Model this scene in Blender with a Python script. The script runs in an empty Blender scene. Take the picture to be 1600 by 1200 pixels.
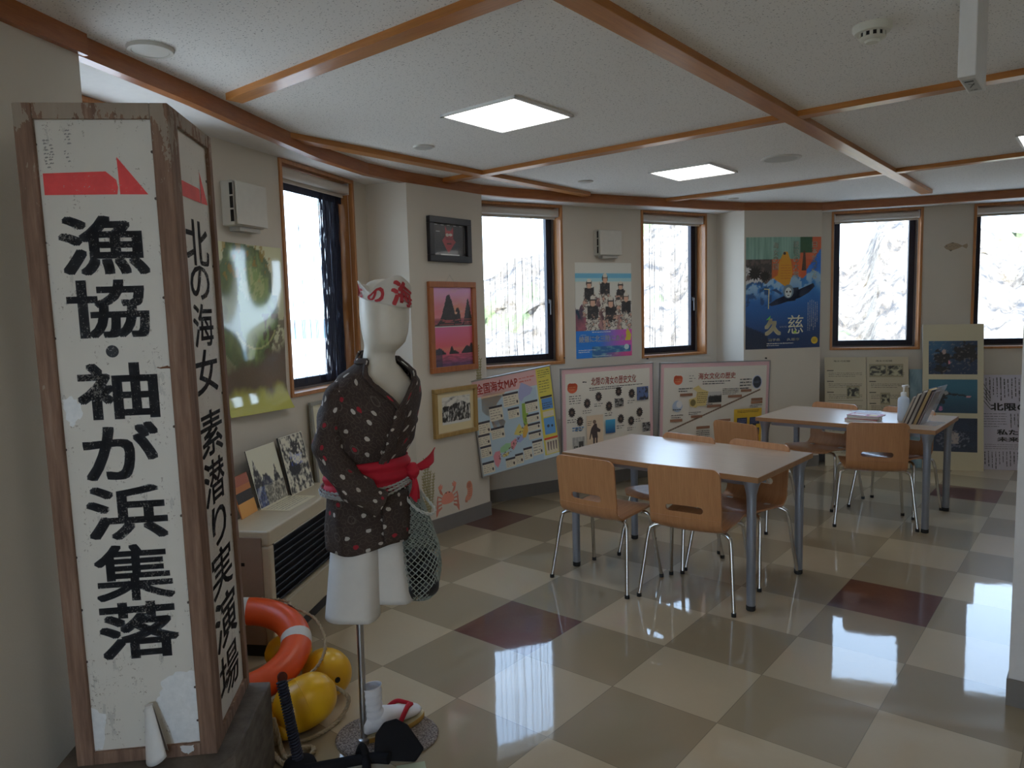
import bpy, bmesh, math, random
from math import sin, cos, pi, radians as rad
from mathutils import Vector, Matrix, noise

SC = bpy.context.scene
COL = SC.collection

# ---------------------------------------------------------------- camera
CAM_H = 1.5383
cam_d = bpy.data.cameras.new('camera')
cam = bpy.data.objects.new('camera', cam_d)
COL.objects.link(cam)
cam_d.sensor_width = 36.0
cam_d.lens = 36.0 * 1144.33 / 1600.0
cam_d.clip_start = 0.05
cam_d.clip_end = 600
_p, _r = -0.0983403, -0.0257480
_fw = Vector((0, cos(_p), sin(_p)))
_rt0 = Vector((1, 0, 0))
_up0 = _rt0.cross(_fw)
_rt = _rt0 * cos(_r) + _up0 * sin(_r)
_up = -_rt0 * sin(_r) + _up0 * cos(_r)
cam.matrix_world = Matrix(((_rt.x, _up.x, -_fw.x, 0), (_rt.y, _up.y, -_fw.y, 0), (_rt.z, _up.z, -_fw.z, CAM_H), (0, 0, 0, 1)))
SC.camera = cam

# ---------------------------------------------------------------- view, sky, sun
SC.view_settings.view_transform = 'Standard'
SC.view_settings.look = 'None'
SC.view_settings.gamma = 1.0
SC.view_settings.use_curve_mapping = False
SC.view_settings.exposure = 0.80
SC.cycles.use_denoising = True
SC.cycles.max_bounces = 10
SC.cycles.diffuse_bounces = 6
SC.cycles.transparent_max_bounces = 16
SC.cycles.sample_clamp_indirect = 6.0
SC.cycles.caustics_reflective = False
SC.cycles.caustics_refractive = False
SC.cycles.blur_glossy = 0.0

SKY = 4.2
world = bpy.data.worlds.new('sky')
SC.world = world
world.use_nodes = True
_n = world.node_tree.nodes
_bg = _n['Background']
_tc = _n.new('ShaderNodeTexCoord')
_sep = _n.new('ShaderNodeSeparateXYZ')
_rmp = _n.new('ShaderNodeValToRGB')
_rmp.color_ramp.elements[0].position = 0.0
_rmp.color_ramp.elements[0].color = (0.68, 0.81, 1.0, 1)
_rmp.color_ramp.elements[1].position = 0.7
_rmp.color_ramp.elements[1].color = (0.42, 0.62, 1.0, 1)
world.node_tree.links.new(_tc.outputs['Generated'], _sep.inputs[0])
world.node_tree.links.new(_sep.outputs['Z'], _rmp.inputs[0])
world.node_tree.links.new(_rmp.outputs[0], _bg.inputs['Color'])
_bg.inputs['Strength'].default_value = SKY
SUN = 8.5
sun_d = bpy.data.lights.new('sun', 'SUN')
sun_d.energy = SUN
sun_d.angle = rad(0.6)
sun_d.color = (1.0, 0.95, 0.87)
sun = bpy.data.objects.new('sun', sun_d)
COL.objects.link(sun)
sun.rotation_euler = Vector((0.25, 0.75, -0.85)).to_track_quat('-Z', 'Y').to_euler()
PANEL = 4.5          # radiance of the ceiling light panels

# ---------------------------------------------------------------- helpers
def lin(c):
    c = c / 255.0
    return c / 12.92 if c <= 0.04045 else ((c + 0.055) / 1.055) ** 2.4

def rgb(r, g, b, k=1.0):
    c = [lin(v) * k for v in (r, g, b)]
    q = 0.82 / max(0.82, max(c))
    return tuple(v * q for v in c)

def smooth(a, b, x):
    t = max(0.0, min(1.0, (x - a) / (b - a)))
    return t * t * (3 - 2 * t)

def mix(a, b, t):
    return tuple(a[i] + (b[i] - a[i]) * t for i in range(3))

def fbm(x, y, z=0.0, o=4):
    return noise.fractal(Vector((x, y, z)), 0.9, 2.1, o)

class Node:
    """small wrapper round a material node tree"""
    def __init__(s, name):
        s.m = bpy.data.materials.new(name)
        s.m.use_nodes = True
        s.t = s.m.node_tree
        s.b = s.t.nodes['Principled BSDF']
    def n(s, typ, **kw):
        o = s.t.nodes.new(typ)
        for k, v in kw.items():
            if k in o.inputs: o.inputs[k].default_value = v
            else: setattr(o, k, v)
        return o
    def l(s, a, b): s.t.links.new(a, b)
    def math(s, op, a, b=None):
        o = s.t.nodes.new('ShaderNodeMath'); o.operation = op
        for i, v in enumerate((a, b)):
            if v is None: continue
            if isinstance(v, (int, float)): o.inputs[i].default_value = v
            else: s.l(v, o.inputs[i])
        return o.outputs[0]
    def ramp(s, fac, *stops):
        o = s.t.nodes.new('ShaderNodeValToRGB'); e = o.color_ramp.elements
        while len(e) < len(stops): e.new(0.5)
        for i, (p, c) in enumerate(stops):
            e[i].position = p; e[i].color = (*c, 1) if len(c) == 3 else c
        s.l(fac, o.inputs[0]); return o.outputs[0]
    def mix(s, fac, a, b):
        o = s.t.nodes.new('ShaderNodeMix'); o.data_type = 'RGBA'
        for i, v in ((0, fac), (6, a), (7, b)):
            if isinstance(v, (int, float)): o.inputs[i].default_value = v
            elif isinstance(v, tuple): o.inputs[i].default_value = (*v, 1)
            else: s.l(v, o.inputs[i])
        return o.outputs[2]
    def coord(s, kind='Object', scale=(1, 1, 1), rot=(0, 0, 0)):
        tc = s.t.nodes.new('ShaderNodeTexCoord'); mp = s.t.nodes.new('ShaderNodeMapping')
        mp.inputs['Scale'].default_value = scale; mp.inputs['Rotation'].default_value = rot
        s.l(tc.outputs[kind], mp.inputs[0]); return mp.outputs[0]
    def noise(s, vec, scale, detail=4.0, rough=0.55):
        o = s.n('ShaderNodeTexNoise'); o.inputs['Scale'].default_value = scale
        o.inputs['Detail'].default_value = detail; o.inputs['Roughness'].default_value = rough
        if vec is not None: s.l(vec, o.inputs['Vector'])
        return o.outputs['Fac']
    def voro(s, vec, scale, feature='F1', rnd=1.0, out='Distance', dim='3D'):
        o = s.n('ShaderNodeTexVoronoi'); o.voronoi_dimensions = dim; o.feature = feature
        o.inputs['Scale'].default_value = scale
        if 'Randomness' in o.inputs: o.inputs['Randomness'].default_value = rnd
        s.l(vec, o.inputs['Vector']); return o.outputs[out]
    def bump(s, h, dist=0.002, strength=0.5):
        o = s.n('ShaderNodeBump'); o.inputs['Distance'].default_value = dist
        o.inputs['Strength'].default_value = strength
        s.l(h, o.inputs['Height']); s.l(o.outputs[0], s.b.inputs['Normal'])
    def set(s, **kw):
        for k, v in kw.items():
            i = s.b.inputs[k.replace('_', ' ')]
            if hasattr(v, 'is_linked'): s.l(v, i)
            else: i.default_value = (*v, 1) if isinstance(v, tuple) and len(v) == 3 else v
        return s

def plain(name, col, rough=0.5, metal=0.0, spec=0.5, var=0.06, scale=30):
    """a painted or moulded surface with a slight procedural mottling"""
    m = Node(name)
    f = m.noise(m.coord(), scale)
    c = m.mix(f, tuple(v * (1 - var) for v in col), tuple(min(1, v * (1 + var)) for v in col))
    m.set(Base_Color=c, Roughness=rough, Metallic=metal)
    m.b.inputs['Specular IOR Level'].default_value = spec
    return m.m

def wood(name, dark, light, rough=0.4, stretch=(3, 40, 40), rot=(0, 0, 0), coat=0.0, coord='Object', coat_rough=0.15):
    m = Node(name)
    v = m.coord(coord, stretch, rot)
    f1 = m.noise(v, 1.0, 5, 0.6)
    f2 = m.noise(v, 4.0, 3, 0.6)
    f = m.math('ADD', m.math('MULTIPLY', f1, 0.7), m.math('MULTIPLY', f2, 0.3))
    c = m.ramp(f, (0.32, dark), (0.68, light))
    m.set(Base_Color=c, Roughness=rough, Coat_Weight=coat, Coat_Roughness=coat_rough)
    m.bump(f, 0.0006, 0.3)
    return m.m

# ----- mesh helpers: everything is added to a bmesh, obj() links it as one object
def new_bm(): return bmesh.new()

def obj(name, bm, mat, parent=None, M=None, smooth_=False, bevel=0.0, seg=2, uv=True):
    me = bpy.data.meshes.new(name)
    bmesh.ops.recalc_face_normals(bm, faces=bm.faces)
    bm.to_mesh(me); bm.free()
    for m in (mat if isinstance(mat, (list, tuple)) else [mat]): me.materials.append(m)
    if smooth_:
        for p in me.polygons: p.use_smooth = True
    o = bpy.data.objects.new(name, me)
    COL.objects.link(o)
    if M is not None: o.matrix_world = M
    if parent is not None: o.parent = parent
    if bevel:
        b = o.modifiers.new('bevel', 'BEVEL'); b.width = bevel; b.segments = seg
        b.limit_method = 'ANGLE'; b.angle_limit = rad(40)
        b.harden_normals = False
    return o

def autosmooth(o, ang=40):
    for p in o.data.polygons: p.use_smooth = True
    o.data.set_sharp_from_angle(angle=rad(ang))
    return o

def tag(o, label, cat, group=None, kind=None):
    o['label'] = label; o['category'] = cat
    if group: o['group'] = group
    if kind: o['kind'] = kind
    return o

def thing(name, label, cat, M, group=None):
    o = bpy.data.objects.new(name, None); COL.objects.link(o)
    o.empty_display_size = 0.1
    o.matrix_world = M
    return tag(o, label, cat, group)

def struct(name, bm, m, parent=None, M=None, **kw):
    o = obj(name, bm, m, parent, M, **kw)
    if parent is None: o['kind'] = 'structure'
    return o

def dup(o, parent=None):
    c = o.copy(); COL.objects.link(c)
    if parent is not None:
        c.parent = parent; c.matrix_parent_inverse = o.matrix_parent_inverse.copy()
    for ch in list(o.children): dup(ch, c)
    return c

def T(x, y, z, rz=0.0): return Matrix.Translation((x, y, z)) @ Matrix.Rotation(rz, 4, 'Z')

def box(bm, x0, x1, y0, y1, z0, z1, M=None):
    vs = [bm.verts.new((x, y, z)) for z in (z0, z1) for y in (y0, y1) for x in (x0, x1)]
    if M is not None:
        for v in vs: v.co = M @ v.co
    for f in ((0, 2, 3, 1), (4, 5, 7, 6), (0, 1, 5, 4), (2, 6, 7, 3), (1, 3, 7, 5), (0, 4, 6, 2)):
        bm.faces.new([vs[i] for i in f])
    return vs

def prism(bm, poly, y0, y1, M=None, axis='y'):
    """extrude a 2D outline (x, z) from y0 to y1; axis 'z': outline (x, y) from z0 to z1"""
    P = (lambda a, b, d: Vector((a, d, b))) if axis == 'y' else (lambda a, b, d: Vector((a, b, d)))
    r = [[bm.verts.new(P(a, b, d)) for a, b in poly] for d in (y0, y1)]
    if M is not None:
        for q in r:
            for v in q: v.co = M @ v.co
    n = len(poly)
    for i in range(n):
        j = (i + 1) % n
        bm.faces.new((r[0][i], r[0][j], r[1][j], r[1][i]))
    bm.faces.new(r[0][::-1]); bm.faces.new(r[1])

def frames(pts):
    out, n = [], len(pts)
    ref = None
    for i in range(n):
        t = (pts[min(i + 1, n - 1)] - pts[max(i - 1, 0)]).normalized()
        if ref is None:
            ref = Vector((0, 0, 1)) if abs(t.z) < 0.9 else Vector((1, 0, 0))
        a = (ref - t * ref.dot(t))
        if a.length < 1e-6: a = t.orthogonal()
        a.normalize(); ref = a
        out.append((a, t.cross(a)))
    return out

def tube(bm, pts, r, seg=10, closed=False, flat=1.0, caps=True):
    pts = [Vector(p) for p in pts]
    fr = frames(pts)
    rs = r if isinstance(r, (list, tuple)) else [r] * len(pts)
    rings = []
    for p, (a, b), q in zip(pts, fr, rs):
        rings.append([bm.verts.new(p + a * (q * cos(2 * pi * k / seg)) + b * (q * flat * sin(2 * pi * k / seg))) for k in range(seg)])
    n = len(rings)
    for i in range(n if closed else n - 1):
        A, B = rings[i], rings[(i + 1) % n]
        for k in range(seg):
            bm.faces.new((A[k], A[(k + 1) % seg], B[(k + 1) % seg], B[k]))
    if caps and not closed:
        bm.faces.new(rings[0][::-1]); bm.faces.new(rings[-1])
    return rings

def spline(pts, n=8, closed=False):
    """Catmull-Rom through the points"""
    P = [Vector(p) for p in pts]; m = len(P); out = []
    rng = m if closed else m - 1
    for i in range(rng):
        g = (lambda k: P[k % m]) if closed else (lambda k: P[max(0, min(m - 1, k))])
        a, b, c, d = g(i - 1), g(i), g(i + 1), g(i + 2)
        for k in range(n):
            t = k / n
            out.append(0.5 * ((2 * b) + (c - a) * t + (2 * a - 5 * b + 4 * c - d) * t * t + (3 * b - a - 3 * c + d) * t ** 3))
    if not closed: out.append(P[-1])
    return out

def rope(bm, pts, r=0.004, twist=60.0, strands=2, seg=6):
    """a laid rope: strands winding round the path"""
    pts = [Vector(p) for p in pts]
    fr = frames(pts)
    d = [0.0]
    for i in range(1, len(pts)): d.append(d[-1] + (pts[i] - pts[i - 1]).length)
    for s in range(strands):
        q = []
        for p, (a, b), t in zip(pts, fr, d):
            an = t * twist + 2 * pi * s / strands
            q.append(p + a * (r * 0.55 * cos(an)) + b * (r * 0.55 * sin(an)))
        tube(bm, q, r * 0.62, seg)

def lathe(bm, prof, seg=32, M=None, cap=True):
    rings = []
    for r, z in prof:
        if r < 1e-6:
            v = bm.verts.new((0, 0, z)); rings.append([v])
        else:
            rings.append([bm.verts.new((r * cos(2 * pi * k / seg), r * sin(2 * pi * k / seg), z)) for k in range(seg)])
    if M is not None:
        for q in rings:
            for v in q: v.co = M @ v.co
    for A, B in zip(rings, rings[1:]):
        for k in range(seg):
            j = (k + 1) % seg
            if len(A) == 1 and len(B) == 1: continue
            if len(A) == 1: bm.faces.new((A[0], B[k], B[j]))
            elif len(B) == 1: bm.faces.new((A[k], A[j], B[0]))
            else: bm.faces.new((A[k], A[j], B[j], B[k]))
    if cap:
        if len(rings[0]) > 1: bm.faces.new(rings[0][::-1])
        if len(rings[-1]) > 1: bm.faces.new(rings[-1])

def grid_surface(bm, fn, nu, nv, closed_u=False, uvscale=None):
    """surface fn(u, v) with u, v in 0..1; writes a UV map in metres when uvscale is given"""
    cols = nu if closed_u else nu + 1
    V = [[bm.verts.new(fn(i / nu, j / nv)) for i in range(cols)] for j in range(nv + 1)]
    uvl = bm.loops.layers.uv.verify() if uvscale else None
    for j in range(nv):
        for i in range(nu):
            a, b = i, (i + 1) % cols
            f = bm.faces.new((V[j][a], V[j][b], V[j + 1][b], V[j + 1][a]))
            if uvl:
                for lp, (p, q) in zip(f.loops, ((i, j), (i + 1, j), (i + 1, j + 1), (i, j + 1))):
                    lp[uvl].uv = (p / nu * uvscale[0], q / nv * uvscale[1])
    return V

# ----- printed sheets: one mesh per sheet, every printed shape a coloured facet just above the paper
_tc_cache = {}
def glyphs(s, bold=0.0):
    key = (s, bold)
    if key not in _tc_cache:
        cu = bpy.data.curves.new('txt', 'FONT'); cu.body = s
        cu.resolution_u = 3
        o = bpy.data.objects.new('txt', cu); COL.objects.link(o)
        dg = bpy.context.evaluated_depsgraph_get()
        ev = o.evaluated_get(dg); me = ev.to_mesh()
        vs = [(v.co.x, v.co.y) for v in me.vertices]; fs = [tuple(p.vertices) for p in me.polygons]
        ev.to_mesh_clear(); bpy.data.objects.remove(o); bpy.data.curves.remove(cu)
        if bold > 0:        # heavier strokes: the outline repeated round a small square
            n = len(vs); base = list(vs); fb = list(fs)
            for k in range(8):
                dx, dy = ((1, 0), (1, 1), (0, 1), (-1, 1), (-1, 0), (-1, -1), (0, -1), (1, -1))[k]; dx *= bold; dy *= bold
                vs = vs + [(x + dx, y + dy) for x, y in base]
                fs = fs + [tuple(i + n * (k + 1) for i in f) for f in fb]
        x0 = min(v[0] for v in vs); x1 = max(v[0] for v in vs); y0 = min(v[1] for v in vs); y1 = max(v[1] for v in vs)
        _tc_cache[key] = ([((x - x0) / (x1 - x0), (y - y0) / (y1 - y0)) for x, y in vs], fs)
    return _tc_cache[key]

class Sheet:
    """art in u (right) and v (up) metres from the lower left corner; faces local -Y"""
    def __init__(s, w, h, paper, thick=0.004, edge=None):
        s.w, s.h, s.t = w, h, thick
        s.V, s.F, s.C = [], [], []
        s.layer = 0
        e = edge or paper
        s._q([(0, 0, 0), (w, 0, 0), (w, 0, h), (0, 0, h)], paper)
        t = thick
        s._q([(0, t, h), (w, t, h), (w, t, 0), (0, t, 0)], e)
        for a, b in (((0, 0), (w, 0)), ((w, 0), (w, h)), ((w, h), (0, h)), ((0, h), (0, 0))):
            s._q([(a[0], t, a[1]), (b[0], t, b[1]), (b[0], 0, b[1]), (a[0], 0, a[1])], e)
    def _q(s, pts, col):
        i = len(s.V)
        for p in pts: s.V.append(p); s.C.append(col)
        s.F.append(tuple(range(i, i + len(pts))))
    def up(s): s.layer += 1; return s
    def d(s): return -0.0004 * s.layer
    def poly(s, pts, col): s._q([(u, s.d(), v) for u, v in pts], col)
    def rect(s, u0, v0, u1, v1, col): s.poly([(u0, v0), (u1, v0), (u1, v1), (u0, v1)], col)
    def disc(s, u, v, ru, col, rv=None, n=20):
        rv = rv or ru
        s.poly([(u + ru * cos(2 * pi * k / n), v + rv * sin(2 * pi * k / n)) for k in range(n)], col)
    def line(s, a, b, w, col):
        a, b = Vector(a), Vector(b); n = (b - a).normalized(); n = Vector((-n.y, n.x)) * w / 2
        s.poly([tuple(a - n), tuple(b - n), tuple(b + n), tuple(a + n)], col)
    def text(s, body, u0, v0, u1, v1, col, bold=0.0, shear=0.0):
        vs, fs = glyphs(body, bold)
        i = len(s.V)
        for x, y in vs:
            s.V.append((u0 + (u1 - u0) * x + shear * (y - .5), s.d(), v0 + (v1 - v0) * y)); s.C.append(col)
        for f in fs: s.F.append(tuple(i + k for k in f))
    def vtext(s, body, u0, u1, v1, step, col, bold=0.0):
        for k, ch in enumerate(body):
            s.text(ch, u0, v1 - step * (k + 0.92), u1, v1 - step * k, col, bold)
    def scrawl(s, u0, v0, u1, v1, rows, col, seed=1, w=0.5, gap=0.25):
        """lines of print too small to read in the photograph: broken dark dashes"""
        r = random.Random(seed); hh = (v1 - v0) / rows
        for i in range(rows):
            v = v1 - hh * (i + .5); u = u0
            end = u1 - (r.random() * 0.4 * (u1 - u0) if i == rows - 1 else 0)
            while u < end:
                l = hh * (0.5 + 1.3 * r.random()); a = min(end, u + l)
                s.rect(u, v - hh * w / 2 * (.6 + .6 * r.random()), a, v + hh * w / 2 * (.6 + .6 * r.random()), col)
                u = a + hh * gap * (.5 + r.random())
    def vscrawl(s, u0, v0, u1, v1, cols, col, seed=1, w=0.5):
        r = random.Random(seed); ww = (u1 - u0) / cols
        for i in range(cols):
            u = u1 - ww * (i + .5); v = v1 - r.random() * .1 * (v1 - v0); end = v0 + r.random() * .35 * (v1 - v0)
            while v > end:
                l = ww * (.4 + .9 * r.random())
                s.rect(u - ww * w / 2 * (.5 + r.random()), v - l, u + ww * w / 2 * (.5 + r.random()), v, col)
                v -= l + ww * .3 * r.random() + .001
    def pic(s, u0, v0, u1, v1, fn, nu, nv):
        """a printed picture: fn(x, y) -> colour with x, y in 0..1"""
        i0 = len(s.V)
        for j in range(nv + 1):
            for i in range(nu + 1):
                x, y = i / nu, j / nv
                s.V.append((u0 + (u1 - u0) * x, s.d(), v0 + (v1 - v0) * y)); s.C.append(fn(x, y))
        for j in range(nv):
            for i in range(nu):
                a = i0 + j * (nu + 1) + i
                s.F.append((a, a + 1, a + nu + 2, a + nu + 1))
    def build(s, name, mat, parent=None, M=None, warp=None):
        me = bpy.data.meshes.new(name)
        V = [warp(p) for p in s.V] if warp else s.V
        me.from_pydata(V, [], s.F)
        ca = me.color_attributes.new('print', 'FLOAT_COLOR', 'POINT')
        for i, c in enumerate(s.C): ca.data[i].color = (*c, 1)
        me.materials.append(mat); me.update()
        o = bpy.data.objects.new(name, me); COL.objects.link(o)
        if M is not None: o.matrix_world = M
        if parent is not None: o.parent = parent
        return o

def print_mat(name, rough, coat=0.0, spec=0.5):
    m = Node(name)
    a = m.n('ShaderNodeVertexColor'); a.layer_name = 'print'
    f = m.noise(m.coord('Object'), 90, 2)
    c = m.mix(m.math('MULTIPLY', f, 0.10), a.outputs['Color'], (0.5, 0.48, 0.44))
    m.set(Base_Color=c, Roughness=rough, Coat_Weight=coat, Coat_Roughness=0.04)
    m.b.inputs['Specular IOR Level'].default_value = spec
    return m.m
# ---------------------------------------------------------------- materials
def m_wall():
    m = Node('wall_paper')
    v = m.coord()
    f = m.noise(v, 2.2, 4)
    g = m.noise(v, 160, 3)
    c = m.mix(f, (0.63, 0.577, 0.488), (0.68, 0.625, 0.533))
    m.set(Base_Color=c, Roughness=0.75)
    m.bump(g, 0.0012, 0.35)
    return m.m

def m_ceiling():
    m = Node('rockwool_ceiling')
    v = m.coord('Object', (1, 1, 1))
    big = m.noise(v, 1.3, 3)
    # fissures: short dark worm holes
    w = m.coord('Object', (1, 1.9, 1), (0, 0, 0.6))
    a = m.noise(w, 60, 3, 0.6)
    b = m.voro(w, 95, 'F1', 1.0)
    pits = m.math('MULTIPLY', m.math('LESS_THAN', b, 0.27), m.math('GREATER_THAN', a, 0.53))
    pits2 = m.math('GREATER_THAN', m.noise(w, 120, 2, 0.5), 0.70)
    pit = m.math('MAXIMUM', pits, m.math('MULTIPLY', pits2, 0.6))
    base = m.mix(big, (0.76, 0.735, 0.69), (0.81, 0.785, 0.74))
    c = m.mix(pit, base, (0.20, 0.185, 0.17))
    m.set(Base_Color=c, Roughness=0.9)
    m.bump(m.math('MULTIPLY', pit, -1.0), 0.003, 0.6)
    return m.m

def m_floor():
    m = Node('floor_tiles')
    a = m.n('ShaderNodeVertexColor'); a.layer_name = 'tile'
    tc = m.n('ShaderNodeTexCoord')
    sx = m.n('ShaderNodeSeparateXYZ'); m.l(tc.outputs['UV'], sx.inputs[0])
    def edge(o):
        return m.math('ABSOLUTE', m.math('SUBTRACT', o, 0.5))
    e = m.math('MAXIMUM', edge(sx.outputs['X']), edge(sx.outputs['Y']))
    joint = m.math('GREATER_THAN', e, 0.4965)
    v = m.coord('Object')
    f = m.noise(v, 7, 5, 0.6)
    g = m.noise(v, 45, 3, 0.5)
    k = m.math('ADD', m.math('MULTIPLY', f, 0.16), m.math('MULTIPLY', g, 0.08))
    c = m.mix(k, a.outputs['Color'], (0.30, 0.25, 0.18))
    c = m.mix(m.math('MULTIPLY', joint, 0.45), c, (0.05, 0.04, 0.03))
    wave = m.noise(v, 5.0, 3, 0.5)
    fine = m.noise(v, 70, 2, 0.5)
    r = m.math('ADD', 0.012, m.math('MULTIPLY', fine, 0.05))
    m.set(Base_Color=c, Roughness=0.35, Coat_Weight=1.0, Coat_Roughness=r, Coat_IOR=1.5)
    m.b.inputs['Specular IOR Level'].default_value = 0.08
    h = m.math('ADD', m.math('MULTIPLY', wave, 1.0), m.math('MULTIPLY', fine, 0.012))
    bp = m.n('ShaderNodeBump'); bp.inputs['Distance'].default_value = 0.004; bp.inputs['Strength'].default_value = 0.10
    m.l(h, bp.inputs['Height']); m.l(bp.outputs[0], m.b.inputs['Coat Normal'])
    return m.m

def m_glass():
    m = Node('window_glass')
    t = m.t; t.nodes.remove(m.b)
    out = [n for n in t.nodes if n.type == 'OUTPUT_MATERIAL'][0]
    tr = m.n('ShaderNodeBsdfTransparent'); gl = m.n('ShaderNodeBsdfGlossy'); gl.inputs['Roughness'].default_value = 0.01
    tr.inputs['Color'].default_value = (0.93, 0.96, 0.95, 1)
    fr = m.n('ShaderNodeFresnel'); ge = m.n('ShaderNodeNewGeometry')          # both faces of the pane reflect like the outer one
    m.l(m.math('SUBTRACT', 1.45, m.math('MULTIPLY', ge.outputs['Backfacing'], 1.45 - 1 / 1.45)), fr.inputs['IOR'])
    mx = m.n('ShaderNodeMixShader')
    m.l(fr.outputs[0], mx.inputs[0]); m.l(tr.outputs[0], mx.inputs[1]); m.l(gl.outputs[0], mx.inputs[2])
    m.l(mx.outputs[0], out.inputs[0])
    return m.m

def m_emit(name, col, s):
    m = Node(name)
    m.set(Base_Color=(0.9, 0.9, 0.9), Emission_Color=col, Emission_Strength=s, Roughness=0.5)
    return m.m

WALL, CEIL, FLOOR, GLASS = m_wall(), m_ceiling(), m_floor(), m_glass()
SOFFIT = plain('white_soffit', (0.74, 0.72, 0.69), 0.7)
BASEB = plain('vinyl_skirting', (0.19, 0.175, 0.16), 0.45)
BEAM = wood('orange_beam_wood', (0.37, 0.135, 0.024), (0.52, 0.21, 0.045), 0.36, (2.2, 30, 30), coat=0.2)
RING = wood('red_brown_beam_wood', (0.29, 0.090, 0.024), (0.40, 0.14, 0.036), 0.35, (6, 6, 60), coat=0.2)
CASING = wood('window_casing_wood', (0.38, 0.15, 0.045), (0.55, 0.25, 0.085), 0.38, (30, 30, 2.5), coat=0.2)
SASH = plain('dark_navy_sash', (0.012, 0.013, 0.026), 0.4, 0.3)
GREYMETAL = plain('grey_window_rail', (0.16, 0.15, 0.15), 0.5, 0.2)
BLIND = plain('cream_blind_cloth', (0.62, 0.57, 0.50), 0.7)
PLASTIC = plain('white_plastic', (0.62, 0.60, 0.54), 0.45)
WHITEP = plain('bright_white_plastic', (0.74, 0.73, 0.70), 0.45)
DARKGAP = plain('dark_gap', (0.008, 0.008, 0.008), 0.7)
BLACK = plain('matt_black', (0.012, 0.012, 0.014), 0.5)
CHROME = plain('chrome', (0.62, 0.60, 0.56), 0.16, 1.0, var=0.02)
LEGM = plain('grey_blue_painted_steel', (0.30, 0.325, 0.38), 0.36, 0.45)
RUBBER = plain('black_rubber', (0.01, 0.01, 0.01), 0.6)
PLY = wood('beech_plywood', (0.44, 0.195, 0.078), (0.56, 0.275, 0.118), 0.36, (40, 3, 3), coat=0.25)
TOPM = wood('pale_table_laminate', (0.47, 0.36, 0.26), (0.53, 0.42, 0.31), 0.32, (2, 60, 4), coat=0.5, coat_rough=0.24)
TOPEDGE = wood('table_edge_wood', (0.30, 0.15, 0.065), (0.40, 0.21, 0.09), 0.4, (3, 20, 20))
PRINT = print_mat('printed_paper', 0.55)
PRINTG = print_mat('glossy_printed_paper', 0.28, 0.6)
PANELM = m_emit('led_diffuser', (1.0, 0.98, 0.95), PANEL)

# ---------------------------------------------------------------- the setting
CZ = 2.467          # ceiling
BZ = 2.440          # underside of the cross beams
RZ = 2.401          # underside of the ring beam and soffit level
WT = 0.20           # wall thickness
E_U = Vector((0.77280, -0.63465)); E_V = Vector((0.63465, 0.77280))
T0 = Vector((-0.3154, 3.4370)); TILE = 0.45

# outline of the outer wall: start point and heading of each face
class Face:
    def __init__(s, p, ang, length):
        s.p = Vector((p[0], p[1])); s.e = Vector((cos(rad(ang)), sin(rad(ang)))); s.ang = rad(ang); s.L = length
        s.M = Matrix.Translation((p[0], p[1], 0)) @ Matrix.Rotation(s.ang, 4, 'Z')   # x along, y outward
    def at(s, t, out=0.0):
        q = s.p + s.e * t + Vector((-s.e.y, s.e.x)) * out
        return q
F1 = Face((-1.765, 2.457), 72.0, 2.66)
P1 = Face((-0.66, 4.895), 50.6, 0.742)
F2 = Face((-0.340, 5.734), 29.5, 2.665)
P2 = Face((2.145, 6.750), 9.7, 0.771)
F3 = Face((2.969, 7.109), -15.6, 2.66)
P0 = Face((-1.945, -0.10), 77.3, 2.62)     # near left pier, ends at (-1.369, 2.456)

WIN_W, WIN_Z0, WIN_Z1 = 0.785, 1.090, 2.403

def wall_with_windows(name, F, starts, z1=2.62):
    bm = new_bm(); xs = [-0.0]
    for a in starts: xs += [a, a + WIN_W]
    xs.append(F.L)
    for i in range(0, len(xs), 2): box(bm, xs[i], xs[i + 1], 0, WT, 0, z1)
    for a in starts:
        box(bm, a, a + WIN_W, 0, WT, 0, WIN_Z0); box(bm, a, a + WIN_W, 0, WT, WIN_Z1, z1)
    return struct(name, bm, WALL, M=F.M)

wall_with_windows('wall_left', F1, (0.12, 1.70))
wall_with_windows('wall_back_left', F2, (0.12, 1.742))
wall_with_windows('wall_back_right', F3, (0.115, 1.312))

def pier(name, F, d0, d1):
    """a pier whose face is F; its cheeks run back d0, d1 along the neighbouring walls' outward normals"""
    a = F.p; b = F.at(F.L)
    poly = [tuple(a), tuple(b), tuple(b + d1), tuple(a + d0)]
    bm = new_bm(); prism(bm, poly, 0, 2.62, axis='z')
    return struct(name, bm, WALL)
def outv(F, k): return Vector((-F.e.y, F.e.x)) * k
pier('wall_left_pier', P1, outv(F1, 0.40), outv(F2, 0.40))
pier('wall_back_pier', P2, outv(F2, 0.40), outv(F3, 0.34))
_b = P0.at(P0.L)
bm = new_bm()
prism(bm, [tuple(P0.p), tuple(_b), tuple(_b + outv(F1, 0.55)), tuple(P0.p + Vector((-0.45, 0.1)))], 0, 2.62, axis='z')
struct('wall_near_left', bm, WALL)

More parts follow.
